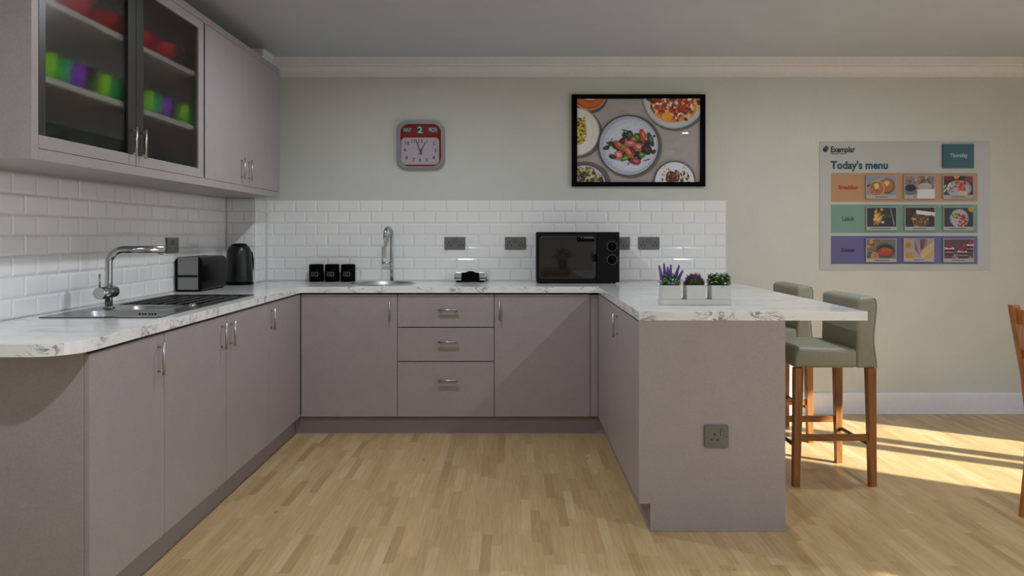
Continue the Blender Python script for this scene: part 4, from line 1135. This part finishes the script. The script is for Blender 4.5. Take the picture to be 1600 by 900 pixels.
def trifle(add, rg):
    add(RC_, (70, 62, 74)); scatter(add, rg, 30, 90, 110, 60, 12, 8, 16, [(112, 92, 104), (140, 116, 124), (92, 44, 60)])
    for cx, cy, r in ((34, 44, 28), (114, 62, 32), (158, 24, 24)):
        add([(cx-r, cy-6), (cx+r, cy-6), (cx+r*0.9, cy+54), (cx-r*0.9, cy+54)], (58, 40, 46)); add([(cx-r, cy+8), (cx+r, cy+8), (cx+r, cy+18), (cx-r, cy+18)], (186, 178, 178)); add([(cx-r*0.9, cy+32), (cx+r*0.9, cy+32), (cx+r*0.9, cy+40), (cx-r*0.9, cy+40)], (128, 106, 108)); add(circ(cx, cy-2, r, ry=r*0.5), (112, 34, 56)); scatter(add, rg, 14, cx, cy-6, r*0.4, r*0.22, 4, 7, [(130, 44, 66), (100, 26, 48), (150, 70, 88)])
food_card(344, 278, crumpets, 'picture card of two buttered crumpets, first in the orange breakfast row')
food_card(567, 278, porridge, 'picture card with a dark bowl and blank paper slip, second in the breakfast row', [(75, 82), (178, 80), (178, 136), (74, 136)], (0.30, 0.40))
food_card(794, 278, tomatoes, 'picture card of a plate with chopped tomatoes, last in the breakfast row', None, (0.28, 0.72))
food_card(346, 463, potatoes, 'picture card of roast potatoes on a dark tray, first in the green lunch row', None, (0.16, 0.80))
food_card(570, 463, chilli, 'picture card of a bean stew under a crooked paper slip, second in the lunch row', [(66, 18), (178, 32), (172, 54), (66, 40)], (0.28, 0.72))
food_card(796, 463, beans, 'picture card of rice and beans on a round plate, last in the lunch row', None, (0.22, 0.74))
food_card(344, 648, soup, 'picture card of a bowl of red soup, first in the purple dinner row', None, (0.25, 0.77))
food_card(564, 646, steaks, 'picture card of sliced meat beside golden chips, second in the dinner row', None, (0.31, 0.66))
food_card(796, 648, trifle, 'picture card of berry desserts in glass jars, last in the dinner row', None, (0.27, 0.70))

# ------------------------------------------------------------------ bar stools
def bar_stool(at, label):
    t = thing('bar_stool', at, label, 'bar stool', 'sage bar stools along the peninsula')
    ys0, ys1 = -0.025, 0.405             # near and far sides (origin at the near rear-leg line)
    # seat, front towards -X
    b = bmesh.new()
    nx, ny = 10, 8; grid = [[None]*(ny+1) for _ in range(nx+1)]
    mb = MB().box(1.392, 1.706, ys0, ys1, 0.588, 0.682, 0.020, 4)
    o = mb.build('seat', M['fabric'], t, (0, 0, 0))
    for v in o.data.vertices:
        u = (v.co.x-1.55)/0.157; w = (v.co.y-0.19)/0.215
        if v.co.z > 0.66: v.co.z += 0.014*(1-u*u)*(1-w*w)+0.010*(1-u)/2
    # backrest: thick upholstered slab with a waisted rear face
    prf = [(1.700, 0.588), (1.700, 0.70), (1.703, 0.80), (1.704, 0.905)]
    for k in range(6):
        a = PI-PI/2*k/5; prf.append((1.728+0.024*math.cos(a), 0.916+0.022*math.sin(a)))
    prf += [(1.770, 0.941)]
    for k in range(5):
        a = PI/2-PI/2*k/4; prf.append((1.776+0.024*math.cos(a), 0.914+0.024*math.sin(a)))
    prf += [(1.802, 0.88), (1.795, 0.82), (1.788, 0.76), (1.788, 0.72), (1.792, 0.67), (1.800, 0.62), (1.800, 0.588)]
    mb = MB().prism([prf], XZ, ys0, ys1)
    o = mb.build('backrest', M['fabric'], t, (0, 0, 0)); bevmod(o, 0.014, 3, 50)
    pb = MB()
    for yy in (ys0+0.003, ys1-0.003):
        pb.tube([(u+0.001, yy, v) for u, v in prf[12:]], 0.0046, 8)
    pb.build('piping', plain('cream_piping', (0.62, 0.60, 0.52), 0.5), o, (0, 0, 0))
    # legs
    for (xt, xb, y) in ((1.408+0.012, 1.408, 0.0), (1.408+0.012, 1.408, 0.381), (1.778, 1.788, 0.0), (1.778, 1.784, 0.381)):
        MB().taper((xb, y, 0.0005), (xt, y, 0.5875), (0.0165, 0.0165), (0.0215, 0.0215), 0, 0.002).build('leg', M['leg'], t, (0, 0, 0))
    for y in (0.0, 0.381):
        MB().box(1.408+0.026, 1.784-0.019, y-0.010, y+0.010, 0.224, 0.256, 0.002).build('side_rail', M['legx'], t, (0, 0, 0))
    for x in (1.410, 1.786):
        pts = [(x, 0.017, 0.187), (x, 0.04, 0.196)]+[(x, 0.04+0.30*k/6, 0.196) for k in range(1, 7)]+[(x, 0.364, 0.187)]
        MB().tube(pts, 0.0095, 10).build('foot_rail', M['rod'], t, (0, 0, 0))
    return t
bar_stool((0, 3.765, 0), 'sage green bar stool with wooden legs, nearer of the two at the peninsula')
bar_stool((0, 4.554, 0), 'sage green bar stool with wooden legs, farther from us and nearer the back wall')

# ------------------------------------------------------------------ dining chair at the right edge
t = thing('dining_chair', (2.45, 3.15, 0), 'varnished wooden dining chair cut off by the right edge', 'chair')
def chair_post(y):
    mb = MB(); hx, hy = 0.021, 0.017
    P = [(2.262, 0.0005, 0.016), (2.288, 0.22, 0.019), (2.296, 0.44, 0.022), (2.276, 0.62, 0.021), (2.244, 0.79, 0.020), (2.216, 0.938, 0.018)]
    for (xa, za, ha), (xb, zb, hb_) in zip(P, P[1:]):
        pass
    b = bmesh.new(); rings = []
    for x, z, h in P: rings.append([b.verts.new((x+sx*h, y+sy*hy, z)) for sx, sy in ((-1, -1), (1, -1), (1, 1), (-1, 1))])
    for a, c in zip(rings, rings[1:]):
        for i in range(4): b.faces.new((a[i], a[(i+1) % 4], c[(i+1) % 4], c[i]))
    b.faces.new(rings[0]); b.faces.new(rings[-1]); bmesh.ops.recalc_face_normals(b, faces=b.faces)
    mb._merge(b, 0, False); return mb
for y in (2.954, 3.350): bevmod(chair_post(y).build('rear_leg', M['chair'], t), 0.003)
for y in (2.954, 3.350): MB().taper((2.70, y, 0.0005), (2.70, y, 0.425), (0.016, 0.016), (0.020, 0.020), 0, 0.002).build('front_leg', M['chair'], t)
MB().box(2.31, 2.735, 2.934, 3.370, 0.446, 0.487, 0.014, 3).build('seat', M['fabric'], t)
MB().box(2.3185, 2.679, 2.940, 3.364, 0.395, 0.4452).build('seat_frame', M['legx'], t)
for z0_, z1_, xo in ((0.855, 0.920, 2.226), (0.70, 0.74, 2.252)):
    MB().box(xo-0.008, xo+0.012, 2.9715, 3.3325, z0_, z1_, 0.003).build('back_rail', M['chair'], t)
for k in range(4):
    y = 3.027+0.083*k
    MB().taper((2.290, y, 0.4475), (2.250, y, 0.70), (0.006, 0.016), (0.006, 0.016)).build('slat', M['chair'], t)

# ------------------------------------------------------------------ table with flowers behind the viewer (seen mirrored in the oven door)
t = thing('dining_table', (0.25, -1.0, 0), 'orange brown wooden table reflected in the microwave door', 'table')
MB().box(-0.55, 0.86, -1.45, -0.55, 0.715, 0.752, 0.004).build('tabletop', M['legx'], t)
MB().box(-0.50, 0.81, -1.40, -0.60, 0.625, 0.7145).build('apron', M['legx'], t)
for x in (-0.46, 0.77):
    for y in (-1.36, -0.64): MB().taper((x, y, 0.0005), (x, y, 0.6245), (0.025, 0.025), (0.032, 0.032)).build('leg', M['leg'], t)
t = thing('flower_vase', (0.72, -0.80, 0.752), 'grey vase of red flowers reflected in the microwave door', 'vase')
MB().lathe([(0, 0.0006), (0.05, 0.0006), (0.062, 0.06), (0.060, 0.13), (0.056, 0.13), (0.056, 0.06), (0.045, 0.01), (0, 0.01)], (0, 0, 0), 24).build('vase', plain('blue_grey_vase', (0.10, 0.12, 0.15), 0.4), t, (0, 0, 0))
mf, ml = MB(), MB()
for k in range(120):
    ph = r.uniform(0, 2*PI); th = r.uniform(0, 1.5); q = r.uniform(0.08, 0.16)
    p = (q*math.sin(th)*math.cos(ph), q*math.sin(th)*math.sin(ph), 0.14+q*math.cos(th))
    (mf if k % 2 else ml).lathe([(0, -0.012), (0.014, -0.006), (0.017, 0.004), (0, 0.010)], p, 8) if k % 2 else leaf(ml, p, (math.cos(ph), math.sin(ph), 0.4), 0.05, 0.025)
    if k % 6 == 0: ml.tube([(0, 0, 0.05), p], 0.002, 4)
mf.build('flowers', plain('red_petal', (0.55, 0.03, 0.06), 0.5), t, (0, 0, 0)); ml.build('leaves', M['gl3'], t, (0, 0, 0))

# ------------------------------------------------------------------ lights
SPOTS = [(-0.58, 3.80), (2.08, 3.80), (-0.58, 1.43), (2.08, 1.43), (-0.58, -0.94), (2.08, -0.94)]
PW = [11.0, 9.5, 17.0, 15.0, 4.0, 4.0]       # each lamp is dimmed on its own
for i, (x, y) in enumerate(SPOTS):
    t = thing('downlight', (x, y, ZC), 'round recessed ceiling downlight', 'ceiling light', 'ceiling downlights')
    MB().prism([circ(0, 0, 0.050, 28), circ(0, 0, 0.036, 28)], XY, -0.006, -0.0005).build('ring', M['white'], t, (0, 0, 0))
    MB().prism([circ(0, 0, 0.0355, 28)], XY, -0.003, -0.0006).build('lens', lamp_mat('lamp_lens', 60.0, (0.97, 1.0, 1.0)) if i == 0 else bpy.data.materials['lamp_lens'], t, (0, 0, 0))
    L = bpy.data.lights.new('downlight_lamp', 'AREA'); L.shape = 'DISK'; L.size = 0.07; L.energy = PW[i]; L.color = (0.95, 1.0, 1.07); L.spread = math.radians(170)
    o = bpy.data.objects.new('downlight_lamp', L); COL.objects.link(o); o.location = (x, y, ZC-0.0075)
S_ = bpy.data.lights.new('sun', 'SUN'); S_.energy = 13.0; S_.angle = math.radians(0.7); S_.color = (1.0, 0.955, 0.86)
o = bpy.data.objects.new('sun', S_); COL.objects.link(o)
el = math.radians(30); dv = Vector((-0.842*math.cos(el), 0.539*math.cos(el), -math.sin(el)))
o.rotation_euler = dv.to_track_quat('-Z', 'Y').to_euler(); o.location = (8, -1, 4)
# daylight: sky through the patio doors, guided by portals
for a, b in OP:
    L = bpy.data.lights.new('door_portal', 'AREA'); L.shape = 'RECTANGLE'; L.size = b-a-0.02; L.size_y = ZH-0.02
    L.cycles.is_portal = True
    o = bpy.data.objects.new('door_portal', L); COL.objects.link(o); o.location = (XR+0.12, (a+b)/2, ZH/2)
    o.rotation_euler = Vector((-1, 0, 0)).to_track_quat('-Z', 'Z').to_euler()
w = bpy.data.worlds.new('World'); sc.world = w; w.use_nodes = True
nt = w.node_tree; nt.nodes.clear()
bg = nt.nodes.new('ShaderNodeBackground'); wo = nt.nodes.new('ShaderNodeOutputWorld')
bg.inputs[0].default_value = (0.79, 0.90, 1.06, 1); bg.inputs[1].default_value = 2.2
nt.links.new(bg.outputs[0], wo.inputs[0])

# ------------------------------------------------------------------ camera and view
cam = bpy.data.cameras.new('camera'); cam.sensor_width = 36; cam.lens = F/1600*36
cam.shift_x = 0.0; cam.shift_y = -(450-HOR)/1600; cam.clip_start = 0.02
co = bpy.data.objects.new('camera', cam); COL.objects.link(co)
co.location = (0, 0, H); co.rotation_euler = (PI/2, 0, 0)
sc.camera = co
sc.view_settings.view_transform = 'Standard'; sc.view_settings.look = 'None'
sc.view_settings.gamma = 1.0; sc.view_settings.exposure = 0.22; sc.view_settings.use_curve_mapping = False
cy = sc.cycles
cy.max_bounces = 8; cy.diffuse_bounces = 5; cy.glossy_bounces = 4; cy.transmission_bounces = 8; cy.transparent_max_bounces = 12
cy.sample_clamp_indirect = 4.0; cy.use_denoising = True
